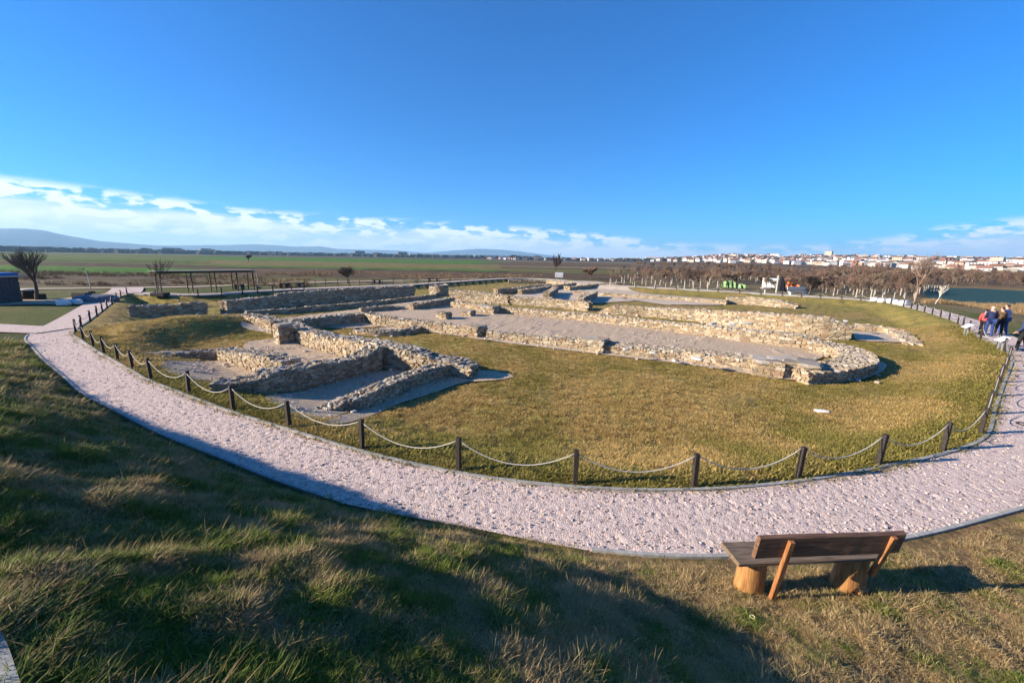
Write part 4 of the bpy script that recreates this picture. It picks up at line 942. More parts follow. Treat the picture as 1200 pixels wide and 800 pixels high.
# ---------------------------------------------------------------- people
def skin_obj(name, V, Ed, Rr, mat, parent, root=0, lv=1):
    me = bpy.data.meshes.new(name); me.from_pydata(V, Ed, []); me.materials.append(mat); o = link(name, me, parent)
    sk = o.modifiers.new('skin', 'SKIN'); sk.use_smooth_shade = True
    for i, r_ in enumerate(Rr): v = me.skin_vertices[0].data[i]; v.radius = r_ if isinstance(r_, tuple) else (r_, r_); v.use_root = (i == root)
    md = o.modifiers.new('sub', 'SUBSURF'); md.levels = lv; md.render_levels = lv; return o
m_skin = plain('skin', (.55, .33, .24), .6, .05)
def person(label, px, py, h, rz, jacket, trousers, hair, lean=.06, stride=.1, bald=False, hat=None):
    p = at(px, py); r = thing('person', label, 'person', p, rz, 'visitors on the path at the right'); k = h/1.75
    r.scale = (k, k, k); L = lean
    # +Y is forward
    hip = {s: (s*.09, 0, .92) for s in (-1, 1)}; knee = {-1: (-.10, stride*.6+.02, .50), 1: (.10, -stride*.4+.03, .50)}; ank = {-1: (-.10, stride, .09), 1: (.11, -stride, .09)}
    V = [(0, 0, .95), (0, L*.3, 1.10), (0, L*.7, 1.28), (0, L, 1.44), (0, L+.01, 1.52), (0, L+.02, 1.60), (0, L+.03, 1.68), (0, L+.02, 1.73)]
    Rr = [(.15, .11), (.13, .10), (.16, .11), (.11, .08), .052, (.07, .085), (.076, .09), (.05, .06)]; E_ = [(i, i+1) for i in range(7)]
    def add(pt, rad_, par): V.append(pt); Rr.append(rad_); E_.append((par, len(V)-1)); return len(V)-1
    arms = {}
    for s in (-1, 1):
        a = add((s*.17, L, 1.41), .058, 3); b = add((s*.225, L-.02, 1.14), .045, a); c = add((s*.20, L+.16, .93), .034, b); d = add((s*.195, L+.22, .88), (.036, .018), c); arms[s] = (V[a], V[b], V[c])
        for q in range(4): f = add((s*(.195-.012+.012*q-.012), L+.27+.008*(q in (1, 2)), .845-.006*q), .009, d); add((s*(.19-.012+.011*q-.012), L+.285, .81), .007, f)
        f = add((s*.165, L+.24, .88), .011, d); add((s*.155, L+.27, .86), .008, f)
        a = add(hip[s], (.085, .09), 0); b = add(knee[s], .06, a); c = add(ank[s], .042, b); d = add((ank[s][0], ank[s][1]+.13, .035), (.04, .028), c)
    nose = add((0, L+.115, 1.635), .014, 5)
    for s in (-1, 1): add((s*.078, L+.02, 1.64), .016, 5)
    skin_obj('body', V, E_, Rr, m_skin, r)
    V2 = [(0, 0, .86), (0, L*.3, 1.08), (0, L*.7, 1.28), (0, L, 1.43), (0, L+.005, 1.49)]; R2 = [(.185, .145), (.165, .13), (.185, .135), (.135, .10), .065]; E2 = [(i, i+1) for i in range(4)]
    for s in (-1, 1):
        a, b, c = arms[s]; n = len(V2); V2 += [a, b, c]; R2 += [.075, .065, .052]; E2 += [(3, n), (n, n+1), (n+1, n+2)]
    skin_obj('jacket', V2, E2, R2, jacket, r)
    V3 = [(0, 0, .94)]; R3 = [(.165, .13)]; E3 = []
    for s in (-1, 1): n = len(V3); V3 += [hip[s], knee[s], (ank[s][0], ank[s][1], .07)]; R3 += [(.10, .105), .078, .062]; E3 += [(0, n), (n, n+1), (n+1, n+2)]
    skin_obj('trousers', V3, E3, R3, trousers, r)
    for s in (-1, 1): skin_obj('shoe', [(ank[s][0], ank[s][1]-.05, .05), (ank[s][0], ank[s][1]+.07, .045), (ank[s][0], ank[s][1]+.17, .035)], [(0, 1), (1, 2)], [.05, .05, .035], m_dark, r)
    hv = [(0, L-.035, 1.60), (0, L-.02, 1.69), (0, L+.03, 1.745)] if not bald else [(0, L-.06, 1.58), (0, L-.065, 1.64), (0, L-.05, 1.68)]
    skin_obj('hair' if not hat else 'hat', hv, [(0, 1), (1, 2)], [.075, .092, .068] if not bald else [.055, .062, .05], hair if not hat else hat, r)
    for s in (-1, 1): mb = MB(); mb.box((s*.03, L+.118, 1.655), (.02, .01, .012)); mb.obj('eye', m_dark, r)
    return r
jk = lambda n, c: plain(n, c, .85, .15, 12.)
navy, black = jk('navy_cloth', (.018, .025, .07)), jk('black_cloth', (.015, .015, .018)); blue = jk('blue_denim', (.04, .09, .26))
hg, hd = jk('grey_hair', (.55, .48, .42)), jk('dark_hair', (.03, .02, .018))
person('person in a red jacket and dark hat at the left of the visitors', 1149.5, 393.5, 1.55, -.9, jk('red_cloth', (.62, .08, .08)), black, hd, .10, .08, hat=black)
person('balding person in a long navy jacket and blue trousers among the visitors', 1157, 394.5, 1.78, -.5, navy, jk('navy_denim', (.025, .05, .17)), hg, .1, .1, bald=True)
person('person in a brown coat standing behind the navy jacket', 1169, 392.5, 1.65, -.2, jk('brown_cloth', (.13, .075, .03)), black, hd, .05, .08)
person('person in a pale scarf and blue jacket at the right of the group', 1174, 392, 1.78, .1, jk('lilac_cloth', (.36, .36, .58)), blue, hd, .04, .1)
person('grey haired person in a dark blue jacket at the right edge walking alone', 1196, 411.5, 1.74, .3, jk('slate_cloth', (.03, .05, .13)), black, hg, .04, .12)

# ---------------------------------------------------------------- lake
m, tt, b = newmat('lake_water', .5, .04); b.inputs['Base Color'].default_value = (.035, .075, .07, 1)
pos = node(tt, 'ShaderNodeNewGeometry').outputs['Position']
n = node(tt, 'ShaderNodeTexNoise', {'Vector': pos, 'Scale': 1.1, 'Detail': 4., 'Roughness': .6}).outputs[0]
bp = node(tt, 'ShaderNodeBump', {'Height': n, 'Strength': 1., 'Distance': .35}); tt.links.new(bp.outputs[0], b.inputs['Normal'])
b.inputs['IOR'].default_value = 1.12
lc = LAKE.mean(0); LP = lc+(LAKE-lc)*1.12
o = link('lake_water', fmesh('lake_water', [(x, y, LAKE_Z) for x, y in LP], [tuple(range(len(LP)))], m)); o['kind'] = 'structure'
if o.data.polygons[0].normal.z < 0: o.data.flip_normals()
p = gp(1096, 341, LAKE_Z); pr = thing('jetty', 'small wooden jetty at the far left corner of the lake', 'jetty', (p[0], p[1], LAKE_Z), .3)
mb = MB(); mb.box((0, 0, .5), (4, 1.6, .12)); mb.obj('deck', m_post, pr)
for x in (-1.8, 0, 1.8):
    for y in (-.7, .7): mb = MB(); mb.tube([(x, y, -.4), (x, y, 1.2)], .09, 6); mb.obj('pile', m_guard, pr)

# ---------------------------------------------------------------- mountains and far woods
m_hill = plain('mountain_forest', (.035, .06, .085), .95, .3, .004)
def mountain(prof, R0, depth, seed):
    px = np.array([q[0] for q in prof], float); py = np.array([q[1] for q in prof], float)
    xs = np.linspace(px[0], px[-1], 260); ys = np.interp(xs, px, py); V = []; n = 12
    for x, y in zip(xs, ys):
        d = ray(x, y); hd_ = math.hypot(d[0], d[1]); ztop = H+d[2]/hd_*R0
        for j in range(n):
            q = j/(n-1); rr_ = R0-depth*.55+depth*q; prof_ = math.sin(math.pi*min(1, q/1.1))**.8
            a = math.atan2(d[0], d[1]); nz = 1+.16*(fbm(np.array([x*.06]), np.array([j*.5]), seed, 3)[0]-.5)*(1-abs(q-.55))
            V.append((math.sin(a)*rr_, math.cos(a)*rr_, max(-2, ztop)*prof_*(nz if abs(q-.55) > .08 else 1)-2))
    m_ = len(xs); Fs = np.array([(i*n+j, (i+1)*n+j, (i+1)*n+j+1, i*n+j+1) for i in range(m_-1) for j in range(n-1)])
    o = link('mountains', fmesh('mountains', V, Fs, m_hill, smooth=True)); o['kind'] = 'structure'
mountain([(-900, 288), (-400, 284), (-200, 280), (-80, 272), (-20, 268), (20, 267.5), (45, 269), (80, 276), (115, 282), (150, 285), (190, 288), (215, 291), (240, 295)], 9000, 2600, 3)
mountain([(100, 293), (150, 287), (200, 287.5), (260, 287), (300, 286), (330, 287.5), (345, 289), (375, 288.5), (395, 291.5), (430, 292.5), (470, 294), (500, 296), (530, 293.5), (560, 291.5), (590, 292.5), (620, 296), (660, 301), (700, 304)], 11000, 2400, 4)
def lumps(name, N, fn, mat, smin, smax, seed, asp=1.):
    r = np.random.default_rng(seed); C = []; Sz = []
    for _ in range(N):
        x, y = fn(r); s = r.uniform(smin, smax); C.append((x, y, T1(x, y)+s*asp*.35)); Sz.append((s*r.uniform(.8, 1.6), s, s*asp*r.uniform(.6, 1.1)))
    th = r.uniform(0, 6, N); Tn = np.c_[np.cos(th), np.sin(th)]; Nn = np.c_[-np.sin(th), np.cos(th)]
    o = link(name, stones_mesh(name, C, Tn, Nn, Sz, mat)); o['kind'] = 'stuff'; return o
m_wood = plain('far_wood', (.035, .035, .028), .95, .4, .05)
def polar(a0, a1, r0, r1):
    def f(r):
        a = math.radians(r.uniform(a0, a1)); q = r.uniform(r0, r1); return q*math.sin(a), q*math.cos(a)
    return f
tag(lumps('tree_line', 1500, polar(-66, 4, 1700, 2300), m_wood, 10, 24, 3, .8), 'dark line of distant trees at the edge of the plain', 'woodland')
tag(lumps('tree_line', 500, polar(0, 62, 1100, 1500), m_wood, 6, 12, 4, .8), 'scattered dark trees between the houses of the town', 'woodland')

# scrub: twiggy bushes
def scatter(name, P, scale, rotz, protos_, tiltv=None, dry=None):
    """one object: instances of small tufts on a point cloud (uncountable ground cover)"""
    me = bpy.data.meshes.new(name); me.vertices.add(len(P)); me.vertices.foreach_set('co', np.asarray(P, np.float32).ravel())
    a = me.attributes.new('sc', 'FLOAT_VECTOR', 'POINT'); sc3 = np.asarray(scale, np.float32); sc3 = np.repeat(sc3[:, None], 3, 1) if sc3.ndim == 1 else sc3; a.data.foreach_set('vector', sc3.ravel())
    a = me.attributes.new('rt', 'FLOAT_VECTOR', 'POINT'); rt_ = np.zeros((len(P), 3), np.float32); rt_[:, 2] = rotz
    if tiltv is not None: rt_[:, :2] = tiltv
    a.data.foreach_set('vector', rt_.ravel())
    a = me.attributes.new('dry', 'FLOAT', 'POINT'); a.data.foreach_set('value', np.asarray(dry if dry is not None else np.zeros(len(P)), np.float32))
    o = link(name, me); o['kind'] = 'stuff'
    ng = bpy.data.node_groups.new(name, 'GeometryNodeTree'); ng.interface.new_socket('Geometry', in_out='INPUT', socket_type='NodeSocketGeometry'); ng.interface.new_socket('Geometry', in_out='OUTPUT', socket_type='NodeSocketGeometry')
    gi, go = ng.nodes.new('NodeGroupInput'), ng.nodes.new('NodeGroupOutput')
    j = ng.nodes.new('GeometryNodeGeometryToInstance')
    for pr_ in protos_:
        oi = ng.nodes.new('GeometryNodeObjectInfo'); oi.inputs['Object'].default_value = pr_; ng.links.new(oi.outputs['Geometry'], j.inputs[0])
    ip = ng.nodes.new('GeometryNodeInstanceOnPoints'); ng.links.new(gi.outputs[0], ip.inputs['Points']); ng.links.new(j.outputs[0], ip.inputs['Instance']); ip.inputs['Pick Instance'].default_value = True
    def att(nm):
        q = ng.nodes.new('GeometryNodeInputNamedAttribute'); q.data_type = 'FLOAT_VECTOR'; q.inputs['Name'].default_value = nm; return q.outputs['Attribute']
    e2r = ng.nodes.new('FunctionNodeEulerToRotation'); ng.links.new(att('rt'), e2r.inputs[0]); ng.links.new(e2r.outputs[0], ip.inputs['Rotation']); ng.links.new(att('sc'), ip.inputs['Scale'])
    ng.links.new(ip.outputs[0], go.inputs[0]); md = o.modifiers.new('scatter', 'NODES'); md.node_group = ng
    return o
def grassmat(name, green, green2, dryc, dry2):
    m, t, b = newmat(name, .75, .2)
    at_ = node(t, 'ShaderNodeAttribute', attribute_type='INSTANCER', attribute_name='dry').outputs['Fac']
    ri = node(t, 'ShaderNodeNewGeometry').outputs['Random Per Island']; ro = node(t, 'ShaderNodeObjectInfo').outputs['Random']
    green, green2, dryc, dry2 = [tuple(v*.9 for v in q) for q in (green, green2, dryc, dry2)]
    g = mix(t, ri, green, green2); d = mix(t, ri, dryc, dry2)
    k = maprange(t, mth(t, 'ADD', at_, mth(t, 'MULTIPLY', mth(t, 'SUBTRACT', mth(t, 'FRACT', mth(t, 'ADD', mth(t, 'MULTIPLY', ri, 7.3), ro)), .5), .55)), .3, .7)
    c = mix(t, k, g, d); t.links.new(c, b.inputs['Base Color'])
    tr = node(t, 'ShaderNodeBsdfTranslucent', {'Color': c}); ms = node(t, 'ShaderNodeMixShader', {0: .3, 1: b.outputs[0], 2: tr.outputs[0]})
    t.links.new(ms.outputs[0], t.nodes['Material Output'].inputs['Surface']); return m
m_grass = grassmat('grass_blades', (.06, .125, .014), (.22, .27, .035), (.30, .185, .07), (.62, .47, .24))
m_lawn = grassmat('lawn_blades', (.24, .205, .042), (.34, .275, .07), (.46, .305, .10), (.62, .44, .165))
def tuft(name, nb_, hgt, rad_, w, bend, mat, seed):
    r = np.random.default_rng(seed); V = []; Q = []
    for _ in range(nb_):
        a = r.uniform(0, 6.28); d = rad_*math.sqrt(r.uniform(0, 1)); bx_, by_ = d*math.cos(a), d*math.sin(a); a2 = a+r.normal(0, .8); h_ = hgt*r.uniform(.45, 1.1); bn = bend*r.uniform(.3, 1.3)
        wx, wy = -math.sin(a2)*w/2, math.cos(a2)*w/2; b0 = len(V)
        for (q, ww) in ((0, 1), (.45, .85), (.8, .5), (1, .1)):
            o_ = bn*h_*q*q; z = h_*(q-.25*bn*q*q); V += [(bx_+math.cos(a2)*o_-wx*ww, by_+math.sin(a2)*o_-wy*ww, z-.01), (bx_+math.cos(a2)*o_+wx*ww, by_+math.sin(a2)*o_+wy*ww, z-.01)]
        Q += [(b0+2*k, b0+2*k+1, b0+2*k+3, b0+2*k+2) for k in range(3)]
    me = fmesh(name, V, np.array(Q), mat); o = bpy.data.objects.new(name, me); return o      # prototype, not placed itself
# --- mound grass
def pts_where(N, x0, x1, y0, y1, cond, seed, prob=None):
    r = np.random.default_rng(seed); x = r.uniform(x0, x1, N); y = r.uniform(y0, y1, N); k = cond(x, y)
    if prob is not None: k &= r.uniform(0, 1, N) < prob(x, y)
    return x[k], y[k]
def outside(x, y): return (-gdist(x, y, GRID_OUT) > .13-.17*((x > -3.2) & (x < 1.6))+.05*np.sin(x*9)*np.sin(x*4.1))
def onmound(x, y):
    k = (np.abs(x) < np.where(x < 0, (y+2.5)*1.8+2.0, (y+1.5)*1.6+1.5)) & (y < 20)
    k[k] &= outside(x[k], y[k]); return k
rg = np.random.default_rng(77)
tall = [tuft('grass_tuft', 16, .12, .06, .0060, .8, m_grass, s) for s in range(4)]
short = [tuft('grass_tuft', 20, .07, .08, .0068, 1.0, m_grass, 20+s) for s in range(4)]
flat = [tuft('dry_tuft', 16, .10, .06, .0058, 1.9, m_grass, 40+s) for s in range(3)]
def probr(x, y): return np.clip(18/(x*x+y*y+8), .05, 1)
x, y = pts_where(4200000, -24, 14, -1.2, 17, onmound, 5, probr)
n_ = fbm(x*.9, y*.9, 101, 3); nd = fbm(x*1.7+5, y*1.7, 102, 3)
rightw = sm(x+2.5*(n_-.5), -.6, 2.6)
keep = rg.uniform(0, 1, len(x)) < (1-.52*rightw)*(.45+.55*sm(fbm(x*2.6, y*2.6, 111, 2), .28, .50))
x, y, n_, nd, rightw = x[keep], y[keep], n_[keep], nd[keep], rightw[keep]
rdist = np.hypot(x, y)
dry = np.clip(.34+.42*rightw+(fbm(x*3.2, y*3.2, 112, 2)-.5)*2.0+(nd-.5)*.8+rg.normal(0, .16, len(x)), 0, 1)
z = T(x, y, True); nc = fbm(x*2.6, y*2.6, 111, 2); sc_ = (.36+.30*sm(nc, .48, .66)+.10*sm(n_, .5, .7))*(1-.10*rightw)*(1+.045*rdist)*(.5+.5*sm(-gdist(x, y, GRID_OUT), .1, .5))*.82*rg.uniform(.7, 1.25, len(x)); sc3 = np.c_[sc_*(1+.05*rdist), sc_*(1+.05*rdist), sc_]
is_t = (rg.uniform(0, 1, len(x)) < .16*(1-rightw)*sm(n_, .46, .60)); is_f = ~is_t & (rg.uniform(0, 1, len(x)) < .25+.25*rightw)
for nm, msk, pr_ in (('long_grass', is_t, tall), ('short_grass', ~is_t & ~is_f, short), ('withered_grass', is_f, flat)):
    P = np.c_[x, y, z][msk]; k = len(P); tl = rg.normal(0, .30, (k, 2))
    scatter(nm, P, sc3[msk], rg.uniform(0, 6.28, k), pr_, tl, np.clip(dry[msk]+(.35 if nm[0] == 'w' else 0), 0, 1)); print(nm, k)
# --- lawn inside loop
nearw = np.vstack([np.vstack([C, (C+nn*th)[::-1]])[None] if False else np.zeros((0, 2)) for C, nn, th in WALLS]) if False else None
floors = [o for o in COL.objects if o.name.startswith(('room_floor', 'nave_floor', 'foundation_strip'))]
def inlawn(x, y):
    k = np.abs(x) < (y+2)*1.45; k[k] &= gdist(x[k], y[k], GRID_IN) > .06; return k
lawnp = [tuft('lawn_tuft', 16, .045, .09, .008, 1.0, m_lawn, 60+s) for s in range(4)]
x, y = pts_where(520000, -22, 30, 5.8, 32, inlawn, 6, lambda x, y: np.clip(150/(x*x+y*y+20), .05, 1))
# keep off floors: test against triangles via 2-D raster
gx0, gy0, gs = -30, 4, .1; ras = np.zeros((700, 700), bool)
from mathutils.bvhtree import BVHTree
for o in floors:
    me = o.data; co = np.array([v.co[:2] for v in me.vertices])
    for pl in me.polygons:
        tri = co[list(pl.vertices)]; i0_ = np.floor((tri.min(0)-[gx0, gy0])/gs).astype(int); i1_ = np.ceil((tri.max(0)-[gx0, gy0])/gs).astype(int)
        i0_ = np.clip(i0_, 0, 699); i1_ = np.clip(i1_, 0, 699)
        if (i1_ <= i0_).any(): continue
        xs = gx0+gs*(np.arange(i0_[0], i1_[0])+.5); ys = gy0+gs*(np.arange(i0_[1], i1_[1])+.5); XX, YY = np.meshgrid(xs, ys, indexing='ij')
        a, b, c = tri[0], tri[1], tri[2]; cr1 = (b[0]-a[0])*(YY-a[1])-(b[1]-a[1])*(XX-a[0]); cr2 = (c[0]-b[0])*(YY-b[1])-(c[1]-b[1])*(XX-b[0]); cr3 = (a[0]-c[0])*(YY-c[1])-(a[1]-c[1])*(XX-c[0])
        ras[i0_[0]:i1_[0], i0_[1]:i1_[1]] |= ((cr1 >= 0) & (cr2 >= 0) & (cr3 >= 0)) | ((cr1 <= 0) & (cr2 <= 0) & (cr3 <= 0))
for C, nn, th in WALLS:
    for q in np.linspace(0, th, 8):
        Pp = resample(C, .08) if len(C) > 1 else C; i_ = ((C+nn*q-[gx0, gy0])/gs).astype(int)
        Cq = C+nn*q; Cq = resample(Cq, .08); i_ = ((Cq-[gx0, gy0])/gs).astype(int); ok = (i_ >= 0).all(1) & (i_ < 700).all(1); ras[i_[ok, 0], i_[ok, 1]] = True
xj, yj = x+rg.normal(0, .09, len(x)), y+rg.normal(0, .09, len(x)); ii = np.clip(((xj-gx0)/gs).astype(int), 0, 699); jj = np.clip(((yj-gy0)/gs).astype(int), 0, 699); k = ~ras[ii, jj]; x, y = x[k], y[k]
n_ = fbm(x*.8, y*.8, 21, 4); nd = fbm(x*.35, y*.35, 104, 3); n3 = fbm(x*4, y*4, 106, 2)
k = rg.uniform(0, 1, len(x)) < sm(n3, .30, .55)*.9+.1; x, y, n_, nd = x[k], y[k], n_[k], nd[k]
di_ = gdist(x, y, GRID_IN); edge = sm(di_, 1.6, .2)
dry = np.clip(.66+(nd-.5)*2.2-.35*sm(x, 9, 16)-.5*edge+(n_-.5)*.8, 0, 1); rdist = np.hypot(x, y); sc_ = rg.uniform(.6, 1.3, len(x))*(1+.7*edge); w_ = 1+.04*rdist
scatter('lawn_grass', np.c_[x, y, T(x, y, True)+.004], np.c_[sc_*w_, sc_*w_, sc_], rg.uniform(0, 6.28, len(x)), lawnp, rg.normal(0, .1, (len(x), 2)), dry); print('lawn', len(x))
# --- loose pebbles on path and floors, rubble fallen from the walls
m_peb = stonemat('pebble', [(0, (.56, .45, .38)), (.2, (.64, .54, .47)), (.4, (.42, .33, .28)), (.55, (.72, .63, .56)), (.75, (.50, .40, .34)), (.9, (.30, .23, .20))], .2)
pebs = [bpy.data.objects.new('pebble', fmesh('pebble', SH[i]*.5*np.array([1, .8, .6]), SQ, m_peb)) for i in range(5)]
px_, py_ = pts_where(60000, -22, 14, 4.5, 20, lambda x, y: (gdist(x, y, GRID_IN) < -.05) & (gdist(x, y, GRID_OUT) > .05) & (np.abs(x) < (y+2)*1.5), 15, lambda x, y: np.clip(60/(x*x+y*y), .1, 1))
edge_ = np.minimum(-gdist(px_, py_, GRID_IN), gdist(px_, py_, GRID_OUT)); kk = rg.uniform(0, 1, len(px_)) < .45+.55*sm(edge_, .5, .05); px_, py_ = px_[kk], py_[kk]
tag(scatter('loose_gravel', np.c_[px_, py_, np.full(len(px_), .022)], rg.uniform(.010, .028, len(px_))*(1+.03*np.hypot(px_, py_)), rg.uniform(0, 6, len(px_)), pebs), 'loose pinkish pebbles on the gravel path', 'gravel')
fx_, fy_ = pts_where(60000, -18, 18, 10, 30, lambda x, y: ras[np.clip(((x-gx0)/gs).astype(int), 0, 699), np.clip(((y-gy0)/gs).astype(int), 0, 699)], 16)
kk = rg.uniform(0, 1, len(fx_)) < .35*sm(fbm(fx_*1.2, fy_*1.2, 121, 3), .42, .65); fx_, fy_ = fx_[kk], fy_[kk]
tag(scatter('floor_pebbles', np.c_[fx_, fy_, T(fx_, fy_, True)+.045], rg.uniform(.03, .08, len(fx_)), rg.uniform(0, 6, len(fx_)), pebs), 'small loose stones strewn over the ruin floors', 'gravel')
fp = []
for C, nn, th in WALLS:
    for _i in range(int(len(C)*.8)):
        i = R.randrange(len(C)); sd_ = R.choice((-1, 1)); q = C[i]+nn[i]*(th+abs(R.gauss(0, .18))+.08 if sd_ > 0 else -abs(R.gauss(0, .18))-.08)
        fp.append((q[0], q[1]))
fp = np.array(fp); tag(scatter('fallen_rubble', np.c_[fp, T(fp[:, 0], fp[:, 1], True)+.05], rg.uniform(.07, .2, len(fp)), rg.uniform(0, 6, len(fp)), pebs), 'small stones fallen at the feet of the rubble walls', 'rubble')
# --- scrub and rough ground beyond
def bushp(seed, h, mat):
    tr, c = bare_tree(h, .04, .8, 3, seed, trunk_h=.3, twigs=4, rt=.012, sides=3); c.v, c.f = c.v, c.f
    mb = MB(); mb.add(tr.v, tr.f); mb.add(c.v, c.f); return bpy.data.objects.new('bush', mb.mesh('bush', mat))
m_scrub = plain('scrub_twigs', (.18, .125, .08), .95, .35, 1.); m_scrub2 = plain('reed_straw', (.30, .20, .10), .95, .3, 1.)
bp_ = [bushp(70+i, 2.2, [m_scrub, m_twig2, m_twig][i]) for i in range(3)]; reeds = [tuft('reed_tuft', 40, .8, .5, .04, .5, m_scrub2, 90+i) for i in range(3)]
r_ = np.random.default_rng(9); P = []; Sc = []
while len(P) < 850:
    a = r_.uniform(.30, 1.25); yy = 55*math.exp(r_.uniform(0, 1.75)); xx = a*yy
    if xx < 0: continue
    v = fbm(np.array([xx*.03]), np.array([yy*.03]), 33, 2)[0]
    if v < (.42 if a > .62 else .50): continue
    if pdist(np.array([xx]), np.array([yy]), LAKE)[0] > -3 or (xx > LAKE[1][0]-4 and yy < LAKE[2][1]+2 and a > .98): continue
    if gdist(np.array([xx]), np.array([yy]), GRID_OUT)[0] > -14: continue
    P.append((xx, yy, T1(xx, yy)-.05)); Sc.append(r_.uniform(.45, 1.6)*(1+yy/260)*(1.25 if a > .75 else .85))
tag(scatter('scrub', P, np.array(Sc), r_.uniform(0, 6, len(P)), bp_), 'brown leafless scrub covering the ground before the town', 'scrub')
P = []; Sc = []
while len(P) < 1500:
    if r_.random() < .5: a = r_.uniform(-1.35, -.5); yy = r_.uniform(48, 78)
    elif r_.random() < .5: a = r_.uniform(-.6, .1); yy = r_.uniform(74, 100)
    else:
        px = r_.uniform(1080, 1230); q = gp(px, r_.uniform(355, 366), -1.0); yy, xx = q[1], q[0]; a = xx/yy
    xx = a*yy
    if fbm(np.array([xx*.08]), np.array([yy*.2]), 36, 2)[0] < .47 and yy > 48: continue
    if gdist(np.array([xx]), np.array([yy]), GRID_OUT)[0] > -1.5: continue
    P.append((xx, yy, T1(xx, yy)-.03)); Sc.append(r_.uniform(.35, .9))
tag(scatter('dry_reeds', P, np.array(Sc), r_.uniform(0, 6, len(P)), reeds), 'rough straw coloured weeds on the fallow strips and the lake shore', 'weeds')

# ---------------------------------------------------------------- town
mw = [plain('house_white', (.74, .72, .69), .8, .06, .5), plain('house_cream', (.62, .50, .36), .8, .08, .5), plain('house_brick', (.40, .19, .12), .85, .15, .8), plain('house_grey', (.42, .42, .43), .85, .1, .5)]
mr = [plain('roof_tile', (.27, .125, .085), .85, .2, .8), plain('roof_dark', (.12, .08, .07), .85, .2, .8), plain('roof_grey_sheet', (.40, .42, .46), .6, .1, .8)]
mwin = plain('window_glass', (.04, .05, .06), .2, .1)
def house(w, d, h, rh, wm, rm, floors_, cols_, label, hip=False):
    r = thing('house' if rh else 'apartment_block', label, 'house' if rh else 'apartment block', (0, 0, 0), 0, 'houses of the town on the far hillside' if rh else 'apartment blocks of the town')
    mb = MB(); mb.box((0, 0, h/2-1.5), (w, d, h+3)); mb.obj('wall', wm, r)
    mb = MB(); ov = .5; a, b = w/2+ov, d/2+ov
    if rh: 
        i = a*.5 if hip else 0
        mb.add([(-a, -b, h+.02), (a, -b, h+.02), (a, b, h+.02), (-a, b, h+.02), (-a+i, 0, h+rh), (a-i, 0, h+rh)], [(0, 1, 5, 4), (2, 3, 4, 5), (1, 2, 5), (3, 0, 4), (3, 2, 1, 0)]); rf = mb.obj('roof', rm, r)
        mb = MB(); mb.box((w*.2, 0, h+rh*.9), (.8, .8, 1.6)); mb.obj('chimney', wm, rf)
    else: mb.box((0, 0, h+.25), (w+.6, d+.6, .5)); mb.obj('roof', rm, r)
    for f in range(floors_):
        for c in range(cols_):
            x = -w/2+(c+.5)*w/cols_; mb = MB(); mb.box((x, -d/2-.02, (f+.55)*h/floors_), (w/cols_*.42, .08, h/floors_*.42)); mb.obj('window', mwin, r)
    return r
HP = [house(11, 9, 6, 3, mw[0], mr[0], 2, 3, 'white house with red tiled roof'), house(10, 10, 6.5, 2.8, mw[0], mr[1], 2, 3, 'white house with dark roof', True), house(12, 9, 6, 3, mw[1], mr[0], 2, 3, 'cream house with red tiled roof', True),
      house(10, 8, 6, 2.8, mw[2], mr[0], 2, 2, 'bare brick house with red tiled roof'), house(14, 9, 5, 2.2, mw[0], mr[2], 1, 4, 'low white house with grey sheet roof'), house(11, 9, 7, 2.5, mw[1], mr[1], 2, 3, 'cream house with dark roof')]
AP = [house(24, 12, 15, 0, mw[0], mr[2], 5, 6, 'white apartment block'), house(18, 14, 18, 0, mw[1], mr[0], 6, 4, 'cream apartment block'), house(30, 14, 12, 0, mw[0], mr[0], 4, 7, 'long white apartment block')]
usedh = set(); rh_ = random.Random(5)
def place_h(pl, j, x, y, rz, sc, where):
    pr_ = pl[j]; key = (id(pl), j); base = pr_['label'] if key not in usedh else pr_['base']
    if key not in usedh: pr_['base'] = base; usedh.add(key); pr_.location = (x, y, T1(x, y)); pr_.rotation_euler = (0, 0, rz); pr_.scale = (sc,)*3; pr_['label'] = base+' '+where; return
    o = dup(pr_, (x, y, T1(x, y)), rz, sc, base+' '+where)
nh = 0
while nh < 270:
    px = rh_.choice([rh_.uniform(930, 1235), rh_.uniform(930, 1235), rh_.uniform(800, 1000), rh_.uniform(560, 900)])
    a = (px-600)/485; q = rh_.random()**1.15
    y0, y1 = np.interp(a, HX, HY0), np.interp(a, HX, HY1)
    y = y0+(y1-y0)*q if a > .3 else rh_.uniform(1100, 1600); x = a*y
    where = 'on the %s' % ('lower town slope' if q < .35 else 'middle town slope' if q < .7 else 'upper town slope') if a > .3 else 'beside the town hill'
    where += '' if a <= .3 else ', above the lake' if px > 1095 else ', behind the bare sapling' if px > 1040 else ', beyond the dark tree' if px > 962 else ', above the green netting' if px > 840 else ', at the far left'
    where += ', near the white sign' if a <= .3 and px < 690 else ', right of the reddish bush' if a <= .3 else ''
    j = rh_.choices(range(6), [5, 2, 3, 3, 2, 2] if a > .75 else [6, 3, 1, 1, 5, 1])[0]
    place_h(HP, j, x, y, math.atan2(-x, y)+rh_.uniform(-.7, .7), rh_.uniform(.55, .9)*(1.1 if a < .75 else 1), where); nh += 1
for px, y, j in ((1131, 640, 0), (1137, 700, 2), (1143, 430, 0), (1150, 450, 2), (1157, 470, 0), (1166, 520, 1), (1172, 480, 2), (1181, 560, 0), (1190, 600, 1), (1198, 540, 0), (1208, 560, 2), (1078, 760, 0), (1049, 640, 1), (760, 1350, 2), (905, 1250, 0), (968, 1200, 1)):
    a = (px-600)/485; place_h(AP, j, a*y, y, math.atan2(-a, 1)+rh_.uniform(-.3, .3), .62 if y < 800 else .9, 'rising above the roofs of the far town')
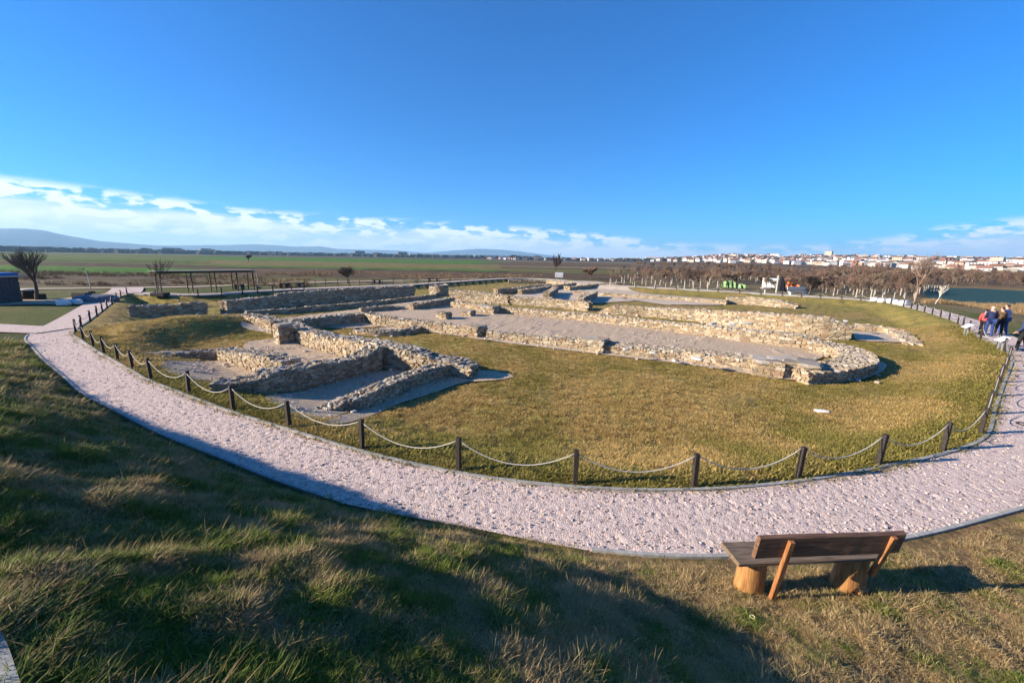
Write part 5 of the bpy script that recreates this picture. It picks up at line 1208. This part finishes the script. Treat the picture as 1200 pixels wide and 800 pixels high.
fc_, ft_, fn_, fs_, gc_, gt_, gn_, gs_ = [], [], [], [], [], [], [], []
rf_ = np.random.default_rng(31)
for i in range(900):
    px = rf_.uniform(800, 1250) if i % 4 else rf_.uniform(640, 900); a = (px-600)/485; q = rf_.uniform(0, 1)
    y0, y1 = np.interp(a, HX, HY0), np.interp(a, HX, HY1); y = y0*1.04+(y1-y0)*q if a > .3 else rf_.uniform(1150, 1700); x = a*y; z = T1(x, y); th = rf_.uniform(0, 3.14); w, h = rf_.uniform(6, 11), rf_.uniform(4, 7)
    fc_.append((x, y, z+h/2-.5)); ft_.append((math.cos(th), math.sin(th))); fn_.append((-math.sin(th), math.cos(th))); fs_.append((w, w*.8, h+1))
    if i % 3: gc_.append((x, y, z+h+.9)); gt_.append(ft_[-1]); gn_.append(fn_[-1]); gs_.append((w*1.05, w*.9, 1.9))
m_fw = stonemat('far_walls', [(0, (.72, .70, .66)), (.35, (.62, .55, .44)), (.5, (.76, .74, .72)), (.8, (.45, .30, .20)), (.9, (.5, .5, .5))], 0)
m_fr = stonemat('far_roofs', [(0, (.26, .13, .09)), (.35, (.20, .12, .09)), (.6, (.16, .12, .10)), (.78, (.45, .46, .48))], 0)
_bx = BX.copy(); BX = _bx/.84*.98; _n = rng.normal
fh = link('far_houses', stones_mesh('far_houses', fc_, ft_, fn_, fs_, m_fw, True)); fh['kind'] = 'stuff'; fh['label'] = 'mass of small far houses filling the town hill'
fr = link('far_roofs', stones_mesh('far_roofs', gc_, gt_, gn_, gs_, m_fr, True), fh); fr['kind'] = 'stuff'
BX = _bx
# distant low buildings on the left horizon
wh = house(60, 20, 12, 0, mw[0], mr[2], 1, 5, 'long white warehouse'); bl = house(40, 16, 20, 0, plain('block_blue_grey', (.16, .17, .20), .85), mr[2], 4, 5, 'dark slab block')
wh['group'] = bl['group'] = 'distant buildings on the plain'; usedw = False
for k, (px, rr_) in enumerate(((64, 2000), (196, 2300), (205, 2350), (240, 2300), (335, 2000), (420, 1900), (440, 2000), (455, 1900), (470, 1950), (485, 1900), (497, 2000), (520, 1900), (537, 1850), (549, 1900), (561, 1850), (575, 1800), (590, 1750), (605, 1750), (622, 1700))):
    a = (px-600)/485; y = rr_/math.hypot(1, a); pr_ = bl if 190 < px < 245 or px in (420, 470) else wh
    lb = ('long white warehouse' if pr_ is wh else 'dark slab block')+' on the horizon, '+('left of the pergola' if px < 180 else 'above the pergola' if px < 300 else 'above the tall shaded wall' if px < 480 else 'between the wall and the faint far tree' if px < 550 else 'below or right of the faint far tree')
    if k == 0 or (k == 1): pr_.location = (a*y, y, T1(a*y, y)+4); pr_.rotation_euler = (0, 0, math.atan2(-a, 1)); pr_['label'] = lb
    else: dup(pr_, (a*y, y, T1(a*y, y)+4), math.atan2(-a, 1)+.2, rh_.uniform(.4, .9) if pr_ is wh else 1., lb)
for o in HP+AP:
    if 'base' in o: del o['base']
for o in COL.objects:
    if 'base' in o: del o['base']

# ---------------------------------------------------------------- haze
mh = bpy.data.materials.new('haze'); mh.use_nodes = True; t = mh.node_tree; t.nodes.clear()
pv = node(t, 'ShaderNodeVolumePrincipled', {'Color': (.40, .70, 1., 1), 'Density': 1.05e-4, 'Anisotropy': .1}); ou = node(t, 'ShaderNodeOutputMaterial', {'Volume': pv.outputs[0]})
mb = MB(); mb.box((0, 0, 290-7), (30000, 30000, 590)); hz = mb.obj('haze', mh); hz['kind'] = 'stuff'; hz['label'] = 'thin pale haze over the whole plain'
hz.display_type = 'WIRE'
